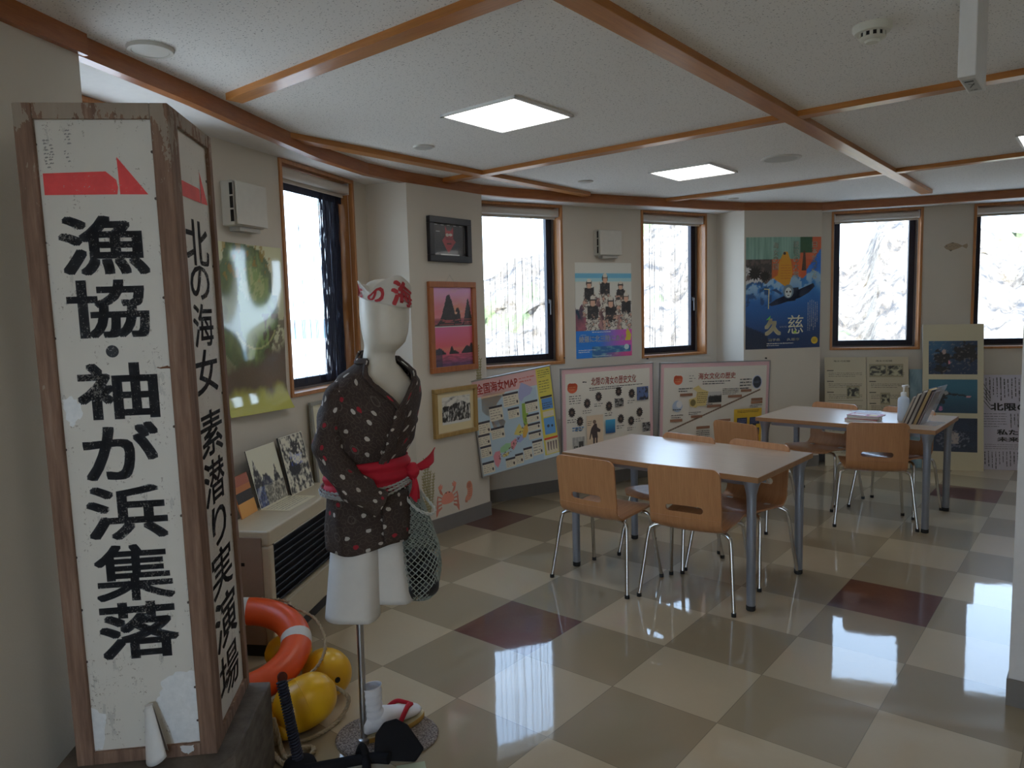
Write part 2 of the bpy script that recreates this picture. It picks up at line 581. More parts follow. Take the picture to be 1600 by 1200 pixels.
# pier beyond the right edge of the picture, then the rest of the shell behind the camera
_c = F3.at(F3.L)
SHELL = [(_c.x, _c.y), (5.75, 6.05), (6.55, 4.9), (6.55, -3.0), (-1.945, -3.0), (-1.945, -0.10)]
def shell_wall(name, a, b, t=0.15, openings=(), z1=2.62):
    a = Vector(a); b = Vector(b); e = (b - a); L = e.length; ang = math.atan2(e.y, e.x)
    M = Matrix.Translation((a.x, a.y, 0)) @ Matrix.Rotation(ang, 4, 'Z')
    bm = new_bm(); x = 0.0
    for (s0, s1, z0, zt) in openings:
        box(bm, x, s0, 0, t, 0, z1)
        if z0 > 0: box(bm, s0, s1, 0, t, 0, z0)
        box(bm, s0, s1, 0, t, zt, z1); x = s1
    box(bm, x, L, 0, t, 0, z1)
    return struct(name, bm, WALL, M=M), M
shell_wall('wall_far_right', SHELL[0], SHELL[1])
shell_wall('wall_right_bay', SHELL[1], SHELL[2])
shell_wall('wall_right', SHELL[2], SHELL[3])
REAR_OPEN = (6.75, 8.25, 0.05, 2.25)
_w, M_REAR = shell_wall('wall_rear', SHELL[3], SHELL[4], openings=(REAR_OPEN,))
shell_wall('wall_rear_left', SHELL[4], SHELL[5])

# unseen glazing behind the camera, added so daylight reaches the sign's front
bm = new_bm()
s0, s1, z0, z1 = REAR_OPEN
for a in (s0, (s0 + s1) / 2 - 0.03, s1 - 0.06): box(bm, a, a + 0.06, 0.03, 0.10, z0, z1)
for z in (z0, 1.0, z1 - 0.06): box(bm, s0, s1, 0.035, 0.095, z, z + 0.06)
d = struct('unseen_door_1', bm, GREYMETAL, M=M_REAR)
bm = new_bm(); box(bm, s0, s1, 0.06, 0.066, z0, z1); obj('glass', bm, GLASS, d)

# partition at the right edge of the picture
M_PART = Matrix.Translation((1.858, 2.656, 0)) @ Matrix.Rotation(math.atan2(E_U.y, E_U.x), 4, 'Z')
bm = new_bm(); box(bm, 0, 1.5, 0, 0.16, 0, CZ + 0.05)
struct('wall_partition', bm, plain('pale_partition_paint', (0.72, 0.71, 0.70), 0.7), M=M_PART)
bm = new_bm(); box(bm, -0.006, 1.5, -0.008, 0.168, 0, 0.105)
struct('baseboard_partition', bm, BASEB, M=M_PART)

# floor: one mesh, a facet per vinyl tile
def in_room(x, y):
    return -2.3 < x < 6.9 and -3.4 < y < 8.0
LIGHT_T, DARK_T, BROWN_T = (0.50, 0.412, 0.280), (0.305, 0.246, 0.158), (0.085, 0.010, 0.004)
ROOM = [(-1.945, -3.2), (6.75, -3.2), (6.75, 5.1), (5.9, 6.3), (5.60, 6.55), (3.02, 7.35), (1.9, 7.2), (-0.5, 5.95), (-1.1, 5.1), (-1.9, 2.42), (-1.6, 2.3), (-2.1, -0.1)]
def inside(x, y):
    r = False; n = len(ROOM)
    for i in range(n):
        (x0, y0), (x1, y1) = ROOM[i], ROOM[(i + 1) % n]
        if (y0 > y) != (y1 > y) and x < (x1 - x0) * (y - y0) / (y1 - y0) + x0: r = not r
    return r
bm = new_bm(); uvl = bm.loops.layers.uv.verify(); cl = bm.verts.layers.float_color.new('tile')
rn = random.Random(5)
for i in range(-22, 24):
    for j in range(-24, 22):
        cs = [T0 + E_U * (TILE * a) + E_V * (TILE * b) for a, b in ((i, j), (i + 1, j), (i + 1, j + 1), (i, j + 1))]
        if not any(inside(*c) for c in cs): continue
        c = LIGHT_T if (i + j) % 2 == 0 else DARK_T
        if i % 3 == 0 and j % 3 == 0 and (i // 3 + j // 3) % 2 == 0: c = BROWN_T
        k = 0.93 + 0.14 * rn.random()
        vs = [bm.verts.new((q.x, q.y, 0)) for q in cs]
        for v in vs: v[cl] = (c[0] * k, c[1] * k, c[2] * k, 1)
        f = bm.faces.new(vs)
        for lp, uv in zip(f.loops, ((0, 0), (1, 0), (1, 1), (0, 1))): lp[uvl].uv = uv
struct('floor', bm, FLOOR)
bm = new_bm(); box(bm, -3, 7.2, -3.6, 8.2, -0.25, -0.02)
struct('floor_slab', bm, plain('concrete_slab', (0.3, 0.3, 0.3), 0.9))

# ring beam line (inner face)
RING_PTS = [(-1.375, 2.44), (-1.240, 3.0), (-1.145, 3.5), (-1.018, 4.11), (-0.845, 4.600), (-0.66, 4.893), (-0.189, 5.466),
            (0.045, 5.645), (0.549, 5.945), (1.103, 6.235), (1.725, 6.555), (2.145, 6.748), (2.905, 6.878), (3.45, 6.735), (3.93, 6.540), (4.39, 6.345), (5.42, 5.98)]
def arc_polyline(pts, n=5):
    return [(p.x, p.y) for p in spline([(a, b, 0) for a, b in pts], n)]
# ceiling inside the ring
def offset_line(line, w):
    n = len(line); L = [Vector(p) for p in line]; out = []
    for i in range(n):
        t = (L[min(i + 1, n - 1)] - L[max(i - 1, 0)]).normalized()
        q = L[i] + Vector((-t.y, t.x)) * w; out.append((q.x, q.y))
    return out
bm = new_bm()
inner = RING_PTS + [(6.7, 4.8), (6.7, -3.2), (-1.96, -3.2), (-1.96, -0.1)]
prism(bm, offset_line(RING_PTS, 0.02) + inner[len(RING_PTS):], CZ, CZ + 0.12, axis='z')
o = struct('ceiling', bm, CEIL)
# plaster soffit between ring beam and outer wall
bm = new_bm()
outer = [(-1.46, 2.35), (-2.1, 2.3), (-1.25, 5.2), (-0.55, 6.15), (1.9, 7.5), (3.0, 7.5), (5.95, 6.7), (5.75, 6.05)]
sof = offset_line(RING_PTS, 0.040) + outer[::-1]
prism(bm, sof, RZ + 0.004, CZ + 0.13, axis='z')
struct('ceiling_soffit', bm, SOFFIT)
# the ring beam: one glued-laminated curb, 60 mm wide, its inner face on the ring line
def ribbon(bm, line, w, z0, z1):
    n = len(line); L = [Vector(p) for p in line]
    R = []
    for i in range(n):
        t = (L[min(i + 1, n - 1)] - L[max(i - 1, 0)]).normalized()
        o_ = Vector((-t.y, t.x)) * w
        R.append([bm.verts.new((q.x, q.y, z)) for q, z in ((L[i], z0), (L[i], z1), (L[i] + o_, z1), (L[i] + o_, z0))])
    for A, B in zip(R, R[1:]):
        for k in range(4): bm.faces.new((A[k], A[(k + 1) % 4], B[(k + 1) % 4], B[k]))
    bm.faces.new(R[0]); bm.faces.new(R[-1][::-1])
bm = new_bm(); ribbon(bm, RING_PTS, 0.045, RZ - 0.004, CZ + 0.01)
o = struct('trim_1', bm, RING)
bm = new_bm()
near = [P0.at(0.2, -0.055), P0.at(P0.L + 0.02, -0.02)]
ribbon(bm, [tuple(near[0]), tuple(near[1])], 0.05, RZ - 0.002, CZ + 0.01)
struct('trim_2', bm, RING)

# cross beams (follow the tile axes)
def beam(name, axis, c, t0, t1, w):
    e, n = (E_U, E_V) if axis == 'u' else (E_V, E_U)
    a = e * t0 + n * c
    L = t1 - t0
    M = Matrix.Translation((a.x, a.y, 0)) @ Matrix.Rotation(math.atan2(e.y, e.x), 4, 'Z')
    bm = new_bm(); box(bm, 0, L, -w / 2, w / 2, BZ - (0.0015 if axis == 'v' else 0), CZ + 0.01)
    return struct(name, bm, BEAM, M=M, bevel=0.002)
def ucoord(p): return Vector(p).dot(E_U), Vector(p).dot(E_V)
beam('trim_3', 'u', 1.727, -2.88, 6.3, 0.076)
beam('trim_4', 'u', 3.745, -3.70, 5.2, 0.076)
beam('trim_5', 'u', 5.814, -3.16, 2.6, 0.076)
beam('trim_6', 'v', -1.262, -3.2, 7.12, 0.086)
beam('trim_7', 'v', -3.288, 2.00, 5.00, 0.080)
beam('trim_8', 'v', 0.770, -3.3, 6.30, 0.080)
beam('trim_9', 'u', -0.300, -1.3, 6.4, 0.076)

# skirting
def skirt(name, F, s0, s1):
    bm = new_bm(); box(bm, s0, s1, -0.010, 0.0, 0, 0.105)
    return struct(name, bm, BASEB, M=F.M)
skirt('baseboard_left', F1, 0, F1.L); skirt('baseboard_left_pier', P1, -0.006, P1.L + 0.004)
skirt('baseboard_back_left', F2, 0, F2.L); skirt('baseboard_back_pier', P2, 0, P2.L); skirt('baseboard_back_right', F3, 0, F3.L)
skirt('baseboard_near_left', P0, 0, P0.L)

# windows: timber lining, dark sash, glass; blinds are things of their own
def window(idx, F, s0, handle=True, left=True):
    M = F.M @ Matrix.Translation((s0, 0, 0))
    W, z0, z1 = WIN_W, WIN_Z0, WIN_Z1
    bm = new_bm()
    t, y0, y1 = 0.022, -0.012, 0.150
    box(bm, 0, t, y0, y1, z0, z1); box(bm, W - t, W, y0, y1, z0, z1)
    box(bm, t, W - t, y0, y1, z0, z0 + t); box(bm, t, W - t, y0, y1, z1 - t, z1)
    fr = struct('window_%d' % idx, bm, CASING, M=M, bevel=0.002)
    bm = new_bm()      # grey aluminium outer frame
    a, b = t, W - t
    for (x0, x1, q0, q1) in ((a, a + .018, z0 + t, z1 - t), (b - .018, b, z0 + t, z1 - t), (a, b, z0 + t, z0 + t + .012), (a, b, z1 - t - .012, z1 - t)):
        box(bm, x0, x1, 0.098, 0.150, q0, q1)
    obj('outer_frame', bm, GREYMETAL, fr)
    bm = new_bm()
    a, b, c, d = t + .018, W - t - .018, z0 + t + .012, z1 - t - .012
    k = 0.052
    for (x0, x1, q0, q1) in ((a, a + k, c, d), (b - k, b, c, d), (a + k, b - k, c, c + k), (a + k, b - k, d - k, d)):
        box(bm, x0, x1, 0.105, 0.148, q0, q1)
    sh = obj('sash', bm, SASH, fr, bevel=0.003)
    bm = new_bm(); box(bm, a + k - .004, b - k + .004, 0.124, 0.130, c + k - .004, d - k + .004)
    obj('glass', bm, GLASS, fr)
    if handle:
        bm = new_bm()
        box(bm, b - .040, b - .018, 0.092, 0.105, 1.60, 1.635); box(bm, b - .034, b - .024, 0.080, 0.094, 1.505, 1.625)
        obj('handle', bm, GREYMETAL, sh, bevel=0.002)
    return fr
window(1, F1, 0.12); window(2, F1, 1.70); window(3, F2, 0.12); window(4, F2, 1.742); window(5, F3, 0.115, False); window(6, F3, 1.312, False)

def blind(F, s0, label):
    M = F.M @ Matrix.Translation((s0 + 0.03, 0, 0))
    W = WIN_W - 0.06
    t = thing('roller_blind', label, 'blind', M, 'rolled-up blinds at the window heads')
    bm = new_bm()
    tube(bm, [(0.004, 0.034, 2.342), (W - 0.004, 0.034, 2.342)], 0.030, 20)
    autosmooth(obj('roll', bm, BLIND, t))
    bm = new_bm(); box(bm, 0.006, W - 0.006, 0.052, 0.0555, 2.296, 2.345)
    tube(bm, [(0.006, 0.054, 2.298), (W - 0.006, 0.054, 2.298)], 0.006, 8)
    obj('hem_bar', bm, BLIND, t)
    for x in (0, W):
        bm = new_bm(); box(bm, x - 0.004, x + 0.004, 0.010, 0.070, 2.310, 2.380); obj('bracket', bm, WHITEP, t)
    bm = new_bm()
    z = 2.33
    while z > 1.16:
        bmesh.ops.create_icosphere(bm, subdivisions=1, radius=0.0026, matrix=Matrix.Translation((W - 0.010, 0.012, z))); z -= 0.0105
    tube(bm, [(W - 0.010, 0.012, 2.335), (W - 0.010, 0.012, 1.15)], 0.0008, 4)
    obj('bead_chain', bm, WHITEP, t)
blind(F1, 0.12, 'cream roller blind on the left wall window hidden behind the tall sign')
blind(F1, 1.70, 'cream roller blind above the navy string curtain')
blind(F2, 0.12, 'cream roller blind at the window beside the framed sunset pictures')
blind(F2, 1.742, 'cream roller blind at the narrow window left of the blue poster')
blind(F3, 0.115, 'cream roller blind at the window right of the blue poster')
blind(F3, 1.312, 'cream roller blind at the window right of the flatfish sticker')
# ---------------------------------------------------------------- ceiling fittings
def led_panel(x, y, label):
    t = thing('ceiling_light', label, 'ceiling light', Matrix.Translation((x, y, CZ)) @ Matrix.Rotation(math.atan2(E_U.y, E_U.x), 4, 'Z'), 'square ceiling light panels')
    h = 0.225
    bm = new_bm()
    for a in range(4):
        box(bm, -h, h, -h, -h + 0.014, -0.012, 0.004, Matrix.Rotation(a * pi / 2, 4, 'Z'))
    obj('frame', bm, WHITEP, t)
    bm = new_bm(); box(bm, -h + 0.014, h - 0.014, -h + 0.014, h - 0.014, -0.007, 0.003)
    obj('diffuser', bm, PANELM, t)
led_panel(0.011, 3.576, 'square white light panel in the ceiling, the largest one in view')
led_panel(1.284, 5.155, 'square white light panel beside the round speaker grille')
led_panel(3.215, 4.310, 'square white light panel cut off by the right picture edge')
for x, y in ((0.35, 0.55), (-1.0, -1.2), (2.3, -1.4), (4.6, -0.4)):  # unseen panels, added as fill light from the camera side
    led_panel(x, y, 'unseen square white light panel added behind the viewer as fill')

def disc_fitting(name, x, y, r, label, cat, mat=PLASTIC, lens=None, group=None, drop=0.008):
    t = thing(name, label, cat, Matrix.Translation((x, y, CZ)), group)
    bm = new_bm(); lathe(bm, [(r, 0.002), (r, -drop * .5), (r * .95, -drop), (r * .80, -drop * 1.05), (r * .78, -drop * .6)], 40)
    autosmooth(obj('trim_ring', bm, mat, t))
    bm = new_bm(); lathe(bm, [(r * .785, -drop * .4), (r * .77, -drop * .9), (r * .4, -drop * 1.15), (0, -drop * 1.2)], 40)
    autosmooth(obj('cover', bm, lens or mat, t))
    return t
GRILLE = plain('speaker_mesh', (0.50, 0.49, 0.45), 0.6)
disc_fitting('ceiling_speaker', 1.748, 4.775, 0.125, 'round perforated speaker grille flat in the ceiling', 'speaker', PLASTIC, GRILLE)
disc_fitting('ceiling_speaker', -1.208, 2.610, 0.076, 'small round cover plate in the ceiling above the tall sign', 'ceiling fitting', PLASTIC, PLASTIC, drop=0.012)
disc_fitting('downlight', -0.458, 4.195, 0.060, 'small round downlight left of the largest ceiling panel', 'downlight', PLASTIC, GRILLE, 'small downlights')
disc_fitting('downlight', 0.571, 5.430, 0.055, 'small round downlight above the window beside the sunset pictures', 'downlight', PLASTIC, GRILLE, 'small downlights')
disc_fitting('downlight', 1.962, 6.475, 0.045, 'small round downlight close to the ring beam above the blue poster', 'downlight', PLASTIC, GRILLE, 'small downlights')

t = thing('smoke_detector', 'cream round smoke detector hanging under the ceiling', 'smoke detector', Matrix.Translation((1.246, 2.573, CZ)))
bm = new_bm(); lathe(bm, [(0.062, 0.002), (0.062, -0.014), (0.055, -0.024), (0.046, -0.026)], 40)
CREAM = plain('aged_cream_plastic', (0.60, 0.58, 0.48), 0.45)
autosmooth(obj('base', bm, CREAM, t))
bm = new_bm(); lathe(bm, [(0.040, -0.024), (0.040, -0.040)], 40); obj('chamber', bm, DARKGAP, t)
bm = new_bm()
for k in range(12):
    box(bm, 0.034, 0.043, -0.005, 0.005, -0.042, -0.025, Matrix.Rotation(k * pi / 6, 4, 'Z'))
lathe(bm, [(0.043, -0.040), (0.038, -0.046), (0.024, -0.049), (0.020, -0.056), (0, -0.057)], 32)
autosmooth(obj('cage', bm, CREAM, t))

# hanging guide sign seen edge-on
t = thing('hanging_sign', 'thin white box sign hanging from the ceiling, seen edge-on', 'sign', Matrix.Translation((1.318, 2.201, 2.180)) @ Matrix.Rotation(math.atan2(E_U.y, E_U.x), 4, 'Z'))
bm = new_bm(); box(bm, -0.002, 0.044, 0.0, 0.212, 0.0, CZ - 2.180 + 0.002); obj('casing', bm, plain('sign_enamel', (0.74, 0.73, 0.70), 0.4), t, bevel=0.003)
s = Sheet(0.034, 0.15, rgb(190, 190, 185, 1), 0.0006)
s.up().scrawl(0.004, 0.115, 0.030, 0.135, 1, (0.03, 0.03, 0.03), 3, 0.9)
s.line((0.009, 0.05), (0.026, 0.10), 0.004, (0.05, 0.05, 0.05)); s.line((0.010, 0.098), (0.024, 0.075), 0.004, (0.05, 0.05, 0.05))
s.scrawl(0.006, 0.012, 0.028, 0.022, 1, (0.03, 0.03, 0.03), 4, 0.7)
s.build('rating_label', PRINT, t, Matrix(((1, 0, 0, 0.004), (0, 0, -1, 0.185), (0, 1, 0, -0.0008), (0, 0, 0, 1))) @ Matrix.Identity(4))

# ---------------------------------------------------------------- tables
def make_table(name, label, cx, cy, ang):
    t = thing(name, label, 'table', T(cx, cy, 0, rad(ang)))
    L, W, z, th = 1.20, 0.765, 0.700, 0.028
    bm = new_bm(); box(bm, -L / 2 + .003, L / 2 - .003, -W / 2 + .003, W / 2 - .003, z - th, z); obj('tabletop', bm, TOPM, t)
    bm = new_bm(); o = .0
    for k in range(2):
        sg = (-1, 1)[k]
        box(bm, -L / 2, L / 2, *sorted((sg * W / 2, sg * (W / 2 - .003))), z - th, z - .0006)
        box(bm, *sorted((sg * L / 2, sg * (L / 2 - .003))), -W / 2 + .003, W / 2 - .003, z - th, z - .0006)
    obj('edge_band', bm, TOPEDGE, t)
    bm = new_bm()
    for sy in (-1, 1): box(bm, -0.50, 0.50, *sorted((sy * 0.300, sy * 0.325)), z - th - .032, z - th)
    for sx in (-1, 1): box(bm, *sorted((sx * 0.520, sx * 0.545)), -0.28, 0.28, z - th - .032, z - th)
    obj('under_frame', bm, LEGM, t)
    for sx in (-1, 1):
        for sy in (-1, 1):
            bm = new_bm()
            M = Matrix.Translation((sx * 0.545, sy * 0.330, 0))
            lathe(bm, [(0.020, 0.022), (0.0225, 0.03), (0.0235, 0.56), (0.026, 0.60), (0.036, 0.645), (0.044, z - th - .010), (0.044, z - th)], 24, M)
            lg = autosmooth(obj('leg', bm, LEGM, t))
            bm = new_bm(); lathe(bm, [(0.021, 0.0), (0.0235, 0.004), (0.0235, 0.024), (0.021, 0.026)], 24, M); obj('foot_cap', bm, RUBBER, lg)
    return t
make_table('cafe_table', 'pale rectangular four-legged table nearest the viewer, bare top', 0.991, 4.193, -41.3)
make_table('cafe_table', 'pale rectangular table carrying the pump bottle and leaning books', 2.535, 5.370, -41.0)

# ---------------------------------------------------------------- chairs
def rounded(w0, w1, z0, z1, r, n=5):
    """rectangle outline with rounded corners"""
    out = []
    for cx, cy, a0 in ((w1 - r, z1 - r, 0), (w0 + r, z1 - r, pi / 2), (w0 + r, z0 + r, pi), (w1 - r, z0 + r, 3 * pi / 2)):
        for k in range(n + 1):
            a = a0 + k * pi / 2 / n
            out.append((cx + r * cos(a), cy + r * sin(a)))
    return out

def plate_with_hole(bm, outer, hole, fn, t):
    """flat outline with a hole; fn(x, z, d) places a point at depth d (0 or t)"""
    vo = [bm.verts.new((x, 0, z)) for x, z in outer]; vh = [bm.verts.new((x, 0, z)) for x, z in hole]
    es = [bm.edges.new((vo[i], vo[(i + 1) % len(vo)])) for i in range(len(vo))] + [bm.edges.new((vh[i], vh[(i + 1) % len(vh)])) for i in range(len(vh))]
    r = bmesh.ops.triangle_fill(bm, edges=es, use_beauty=True, normal=(0, -1, 0))
    fs = [g for g in r['geom'] if isinstance(g, bmesh.types.BMFace)]
    fs = [f for f in fs if f.is_valid]
    ret = bmesh.ops.extrude_face_region(bm, geom=fs)
    nv = [g for g in ret['geom'] if isinstance(g, bmesh.types.BMVert)]
    ns = set(nv)
    for v in list(bm.verts):
        v.co = fn(v.co.x, v.co.z, t if v in ns else 0.0)

def make_chair():
    root = bpy.data.objects.new('cafe_chair', None); COL.objects.link(root); root.empty_display_size = .1
    th = 0.011
    # backrest: y rises slightly backwards, gently dished
    def bk(x, z, d):
        s = (z - 0.47) / 0.265
        return Vector((x, 0.020 - 0.030 * s - d + 0.012 * (1 - (x / 0.20) ** 2) * -1, z))
    bm = new_bm()
    top = rounded(-0.193, 0.193, 0.470, 0.737, 0.040)
    # straighten the two lower corners where the shell runs on into the bend
    top = [p for p in top if p[1] > 0.515] + [(-0.191, 0.470), (-0.1, 0.470), (0.0, 0.470), (0.1, 0.470), (0.191, 0.470)]
    slot = rounded(-0.100, 0.100, 0.498, 0.534, 0.0175)
    plate_with_hole(bm, top, slot, bk, th)
    autosmooth(obj('backrest', bm, PLY, root), 30)
    # seat: bend and seat pan as one strip
    def prof(s):
        """distance along the shell from the backrest's lower edge (s 0..1) -> (y, z), normal"""
        L1, R, L2 = 0.0, 0.062, 0.345
        arc = R * rad(82); tot = arc + L2; d = s * tot
        y0, z0 = 0.020, 0.470
        if d < arc:
            a = d / R
            return y0 + R * (1 - cos(a)) - 0.004, z0 - R * sin(a) * 1.0, a
        q = d - arc; a = rad(82)
        y, z = y0 + R * (1 - cos(a)) - 0.004, z0 - R * sin(a)
        up = 0.030 * (q / L2)
        drop = 0.022 * max(0, (q / L2 - .78) / .22) ** 2
        return y + q, z + up - drop, a
    def shell(d):
        def fn(u, v):
            y, z, a = prof(v)
            w = 0.191 + 0.012 * smooth(0.25, 0.7, v)
            if v > 0.86: w -= 0.045 * ((v - .86) / .14) ** 2.2
            x = (u * 2 - 1) * w
            dish = 0.012 * (1 - (x / 0.20) ** 2)
            ny, nz = -cos(a), -sin(a)
            return Vector((x, y - dish * cos(a) + ny * d * 1, z - dish * sin(a) + nz * d))
        return fn
    bm = new_bm()
    A = grid_surface(bm, shell(0), 10, 22); B = grid_surface(bm, shell(th), 10, 22)
    n, m = len(A), len(A[0])
    for j in range(n - 1):
        for i in (0, m - 1): bm.faces.new((A[j][i], A[j + 1][i], B[j + 1][i], B[j][i]))
    for i in range(m - 1):
        for j in (0, n - 1): bm.faces.new((A[j][i], A[j][i + 1], B[j][i + 1], B[j][i]))
    autosmooth(obj('seat', bm, PLY, root), 35)
    # chromed frame
    bm = new_bm()
    for y in (0.100, 0.300): tube(bm, [(-0.165, y, 0.390), (0.165, y, 0.390)], 0.0095, 10)
    for x in (-0.120, 0.120): tube(bm, [(x, 0.085, 0.392), (x, 0.315, 0.398)], 0.0085, 10)
    autosmooth(obj('under_frame', bm, CHROME, root))
    for x in (-0.120, 0.120):
        for y in (0.105, 0.295):
            bm = new_bm(); box(bm, x - 0.016, x + 0.016, y - 0.014, y + 0.014, 0.396, 0.408); obj('seat_mount', bm, WHITEP, root, bevel=0.003)
    for sx in (-1, 1):
        for rear in (True, False):
            if rear:
                P = [(sx * 0.10, 0.100, 0.390), (sx * 0.165, 0.085, 0.392), (sx * 0.205, 0.068, 0.380), (sx * 0.222, 0.056, 0.345), (sx * 0.240, 0.028, 0.17), (sx * 0.256, 0.002, 0.012)]
            else:
                P = [(sx * 0.10, 0.300, 0.390), (sx * 0.160, 0.308, 0.392), (sx * 0.192, 0.320, 0.380), (sx * 0.203, 0.330, 0.345), (sx * 0.220, 0.362, 0.17), (sx * 0.236, 0.392, 0.012)]
            bm = new_bm(); tube(bm, spline(P, 6), 0.0105, 10)
            lg = autosmooth(obj('leg', bm, CHROME, root))
            bm = new_bm(); tube(bm, [(P[-1][0], P[-1][1], 0.0), (P[-1][0], P[-1][1], 0.020)], 0.0125, 12); obj('foot_cap', bm, RUBBER, lg)
    return root
CHAIRS = [
    (0.393, 3.946, 48, 'wooden cafe chair with its back to the viewer, left one at the near table'),
    (0.862, 3.655, 55, 'wooden cafe chair, back to the viewer, beside the front leg of the near table'),
    (1.095, 4.560, -138, 'wooden cafe chair across the near table, its top edge under the middle board'),
    (1.440, 4.262, -138, 'wooden cafe chair across the near table by its far right leg'),
    (1.550, 5.030, 32, 'wooden cafe chair standing alone between the two tables, back edge before the yellow panel'),
    (2.450, 4.865, 72, 'wooden cafe chair with slotted back in front of the table with the books'),
    (2.590, 5.855, -143, 'wooden cafe chair behind the far table, left of the stacked papers'),
    (2.985, 5.480, -143, 'wooden cafe chair behind the far table, hidden by pump bottle and books'),
]
_c0 = make_chair()
for k, (x, y, a, lab) in enumerate(CHAIRS):
    c = _c0 if k == 0 else dup(_c0)
    c.matrix_world = T(x, y, 0, rad(a - 90))
    tag(c, lab, 'chair', 'plywood chairs round the two tables')

# ---------------------------------------------------------------- things on the far table
TZ = 0.700
def at_table2(u, v, rz=0.0, z=TZ): return T(2.535, 5.370, z, rad(-41.0)) @ T(u, v, 0, rz)
t = thing('pump_bottle', 'translucent white pump bottle on the far table', 'bottle', T(2.765, 5.135, TZ, 0.5))
TRANSL = plain('milky_plastic', (0.50, 0.57, 0.66), 0.3)
bm = new_bm(); lathe(bm, [(0.034, 0.0), (0.037, 0.004), (0.037, 0.145), (0.033, 0.160), (0.018, 0.172), (0.016, 0.180)], 32)
autosmooth(obj('body', bm, TRANSL, t))
bm = new_bm(); lathe(bm, [(0.019, 0.176), (0.019, 0.198), (0.012, 0.202)], 24); autosmooth(obj('collar', bm, WHITEP, t))
bm = new_bm(); lathe(bm, [(0.006, 0.200), (0.006, 0.236), (0.014, 0.238), (0.014, 0.250), (0, 0.252)], 20)
tube(bm, spline([(0.0, 0, 0.245), (0.035, 0, 0.247), (0.052, 0, 0.242), (0.057, 0, 0.230)], 5), [0.006] * 15 + [0.0045], 8)
autosmooth(obj('pump', bm, WHITEP, t))

def leaning_book(u, v, w, h, th, lean, rz, col, page, label, z=TZ):
    t = thing('leaning_book', label, 'book', at_table2(u, v, rz, z + 0.001) @ Matrix.Rotation(lean, 4, 'Y'), 'books leaning in the clear stand')
    bm = new_bm(); box(bm, 0, th, -w / 2, w / 2, 0, h); box(bm, -0.003, th + 0.003, -w / 2 - .0, -w / 2 + 0.004, 0, h)
    obj('pages', bm, plain('paper_block', page, 0.8), t)
    bm = new_bm()
    for x in (-0.003, th): box(bm, x, x + 0.003, -w / 2 - .001, w / 2 + 0.002, -0.0, h + 0.003)
    obj('cover', bm, plain('book_cover', col, 0.5), t)
BR = (0.10, 0.07, 0.05)
specs = [(0.200, 0.006, (0.45, 0.40, 0.33), (0.60, 0.55, 0.45), 'thin cream booklet at the left end of the leaning row'),
         (0.225, 0.014, (0.08, 0.06, 0.05), (0.58, 0.52, 0.42), 'brown and cream book second from the left in the leaning row'),
         (0.245, 0.016, (0.10, 0.07, 0.055), (0.60, 0.56, 0.48), 'dark brown book in the middle of the leaning row'),
         (0.262, 0.018, (0.06, 0.04, 0.03), (0.58, 0.43, 0.20), 'book with tan page edges at the right end of the leaning row'),
         (0.240, 0.004, (0.17, 0.12, 0.12), (0.5, 0.42, 0.38), 'thin dusky folder behind the book with tan edges')]
u = 0.360
for h, th, col, pg, lab in specs:
    leaning_book(u, -0.100, 0.150, h, th, rad(21), rad(-6), col, pg, lab)
    u += th / cos(rad(21)) + 0.0105
t = thing('book_stand', 'clear acrylic stand propping the leaning books', 'book stand', at_table2(0.476, -0.085, rad(-6), TZ))
m = Node('clear_acrylic'); m.set(Base_Color=(0.85, 0.88, 0.95), Roughness=0.06, Transmission_Weight=0.0, Alpha=0.30); m.b.inputs['Specular IOR Level'].default_value = 0.9
ACR = m.m
bm = new_bm(); box(bm, 0.0, 0.003, -0.10, 0.10, 0.0, 0.285, Matrix.Rotation(rad(21), 4, 'Y')); obj('back_plate', bm, ACR, t, bevel=0.001)
bm = new_bm(); box(bm, 0.0, 0.10, -0.10, 0.10, 0.001, 0.004); obj('base_plate', bm, ACR, t)

# stack of magazines
z = TZ
mags = [((0.50, 0.06, 0.07), 'dark red magazine at the bottom of the stack on the far table', 0.0, 0.020),
        ((0.60, 0.60, 0.62), 'white magazine in the middle of the stack on the far table', 0.12, 0.014),
        ((0.36, 0.03, 0.09), 'crimson and white leaflet on top of the magazine stack', -0.10, 0.010)]
for k, (col, lab, rz, th) in enumerate(mags):
    t = thing('magazine', lab, 'magazine', at_table2(0.105 + 0.006 * k, -0.175 + 0.01 * k, rz, z), 'magazines stacked on the far table')
    bm = new_bm(); box(bm, -0.105, 0.105, -0.075, 0.075, 0.0015, th - 0.0015); obj('pages', bm, plain('magazine_pages', (0.66, 0.64, 0.60), 0.7), t)
    s = Sheet(0.214, 0.152, col, 0.0012)
    s.up().rect(0.02, 0.02, 0.12, 0.07, (0.7, 0.7, 0.72)); s.rect(0.02, 0.10, 0.19, 0.13, (0.72, 0.70, 0.66)); s.rect(0.14, 0.03, 0.19, 0.08, (0.60, 0.45, 0.12))
    s.build('cover', PRINT, t, Matrix(((1, 0, 0, -0.107), (0, 0, 1, -0.076), (0, -1, 0, th - 0.0009), (0, 0, 0, 1))) )
    z += th
s = Sheet(0.21, 0.297, (0.66, 0.67, 0.70), 0.0006)
s.up().scrawl(0.02, 0.03, 0.19, 0.27, 12, (0.2, 0.2, 0.25), 8, 0.3)
o = s.build('paper_sheet', PRINT, None, at_table2(-0.02, 0.05, 0.35, TZ + 0.0012) @ Matrix(((1, 0, 0, 0), (0, 0, 1, 0), (0, -1, 0, 0), (0, 0, 0, 1))))
tag(o, 'white paper sheet lying flat behind the magazine stack', 'paper')
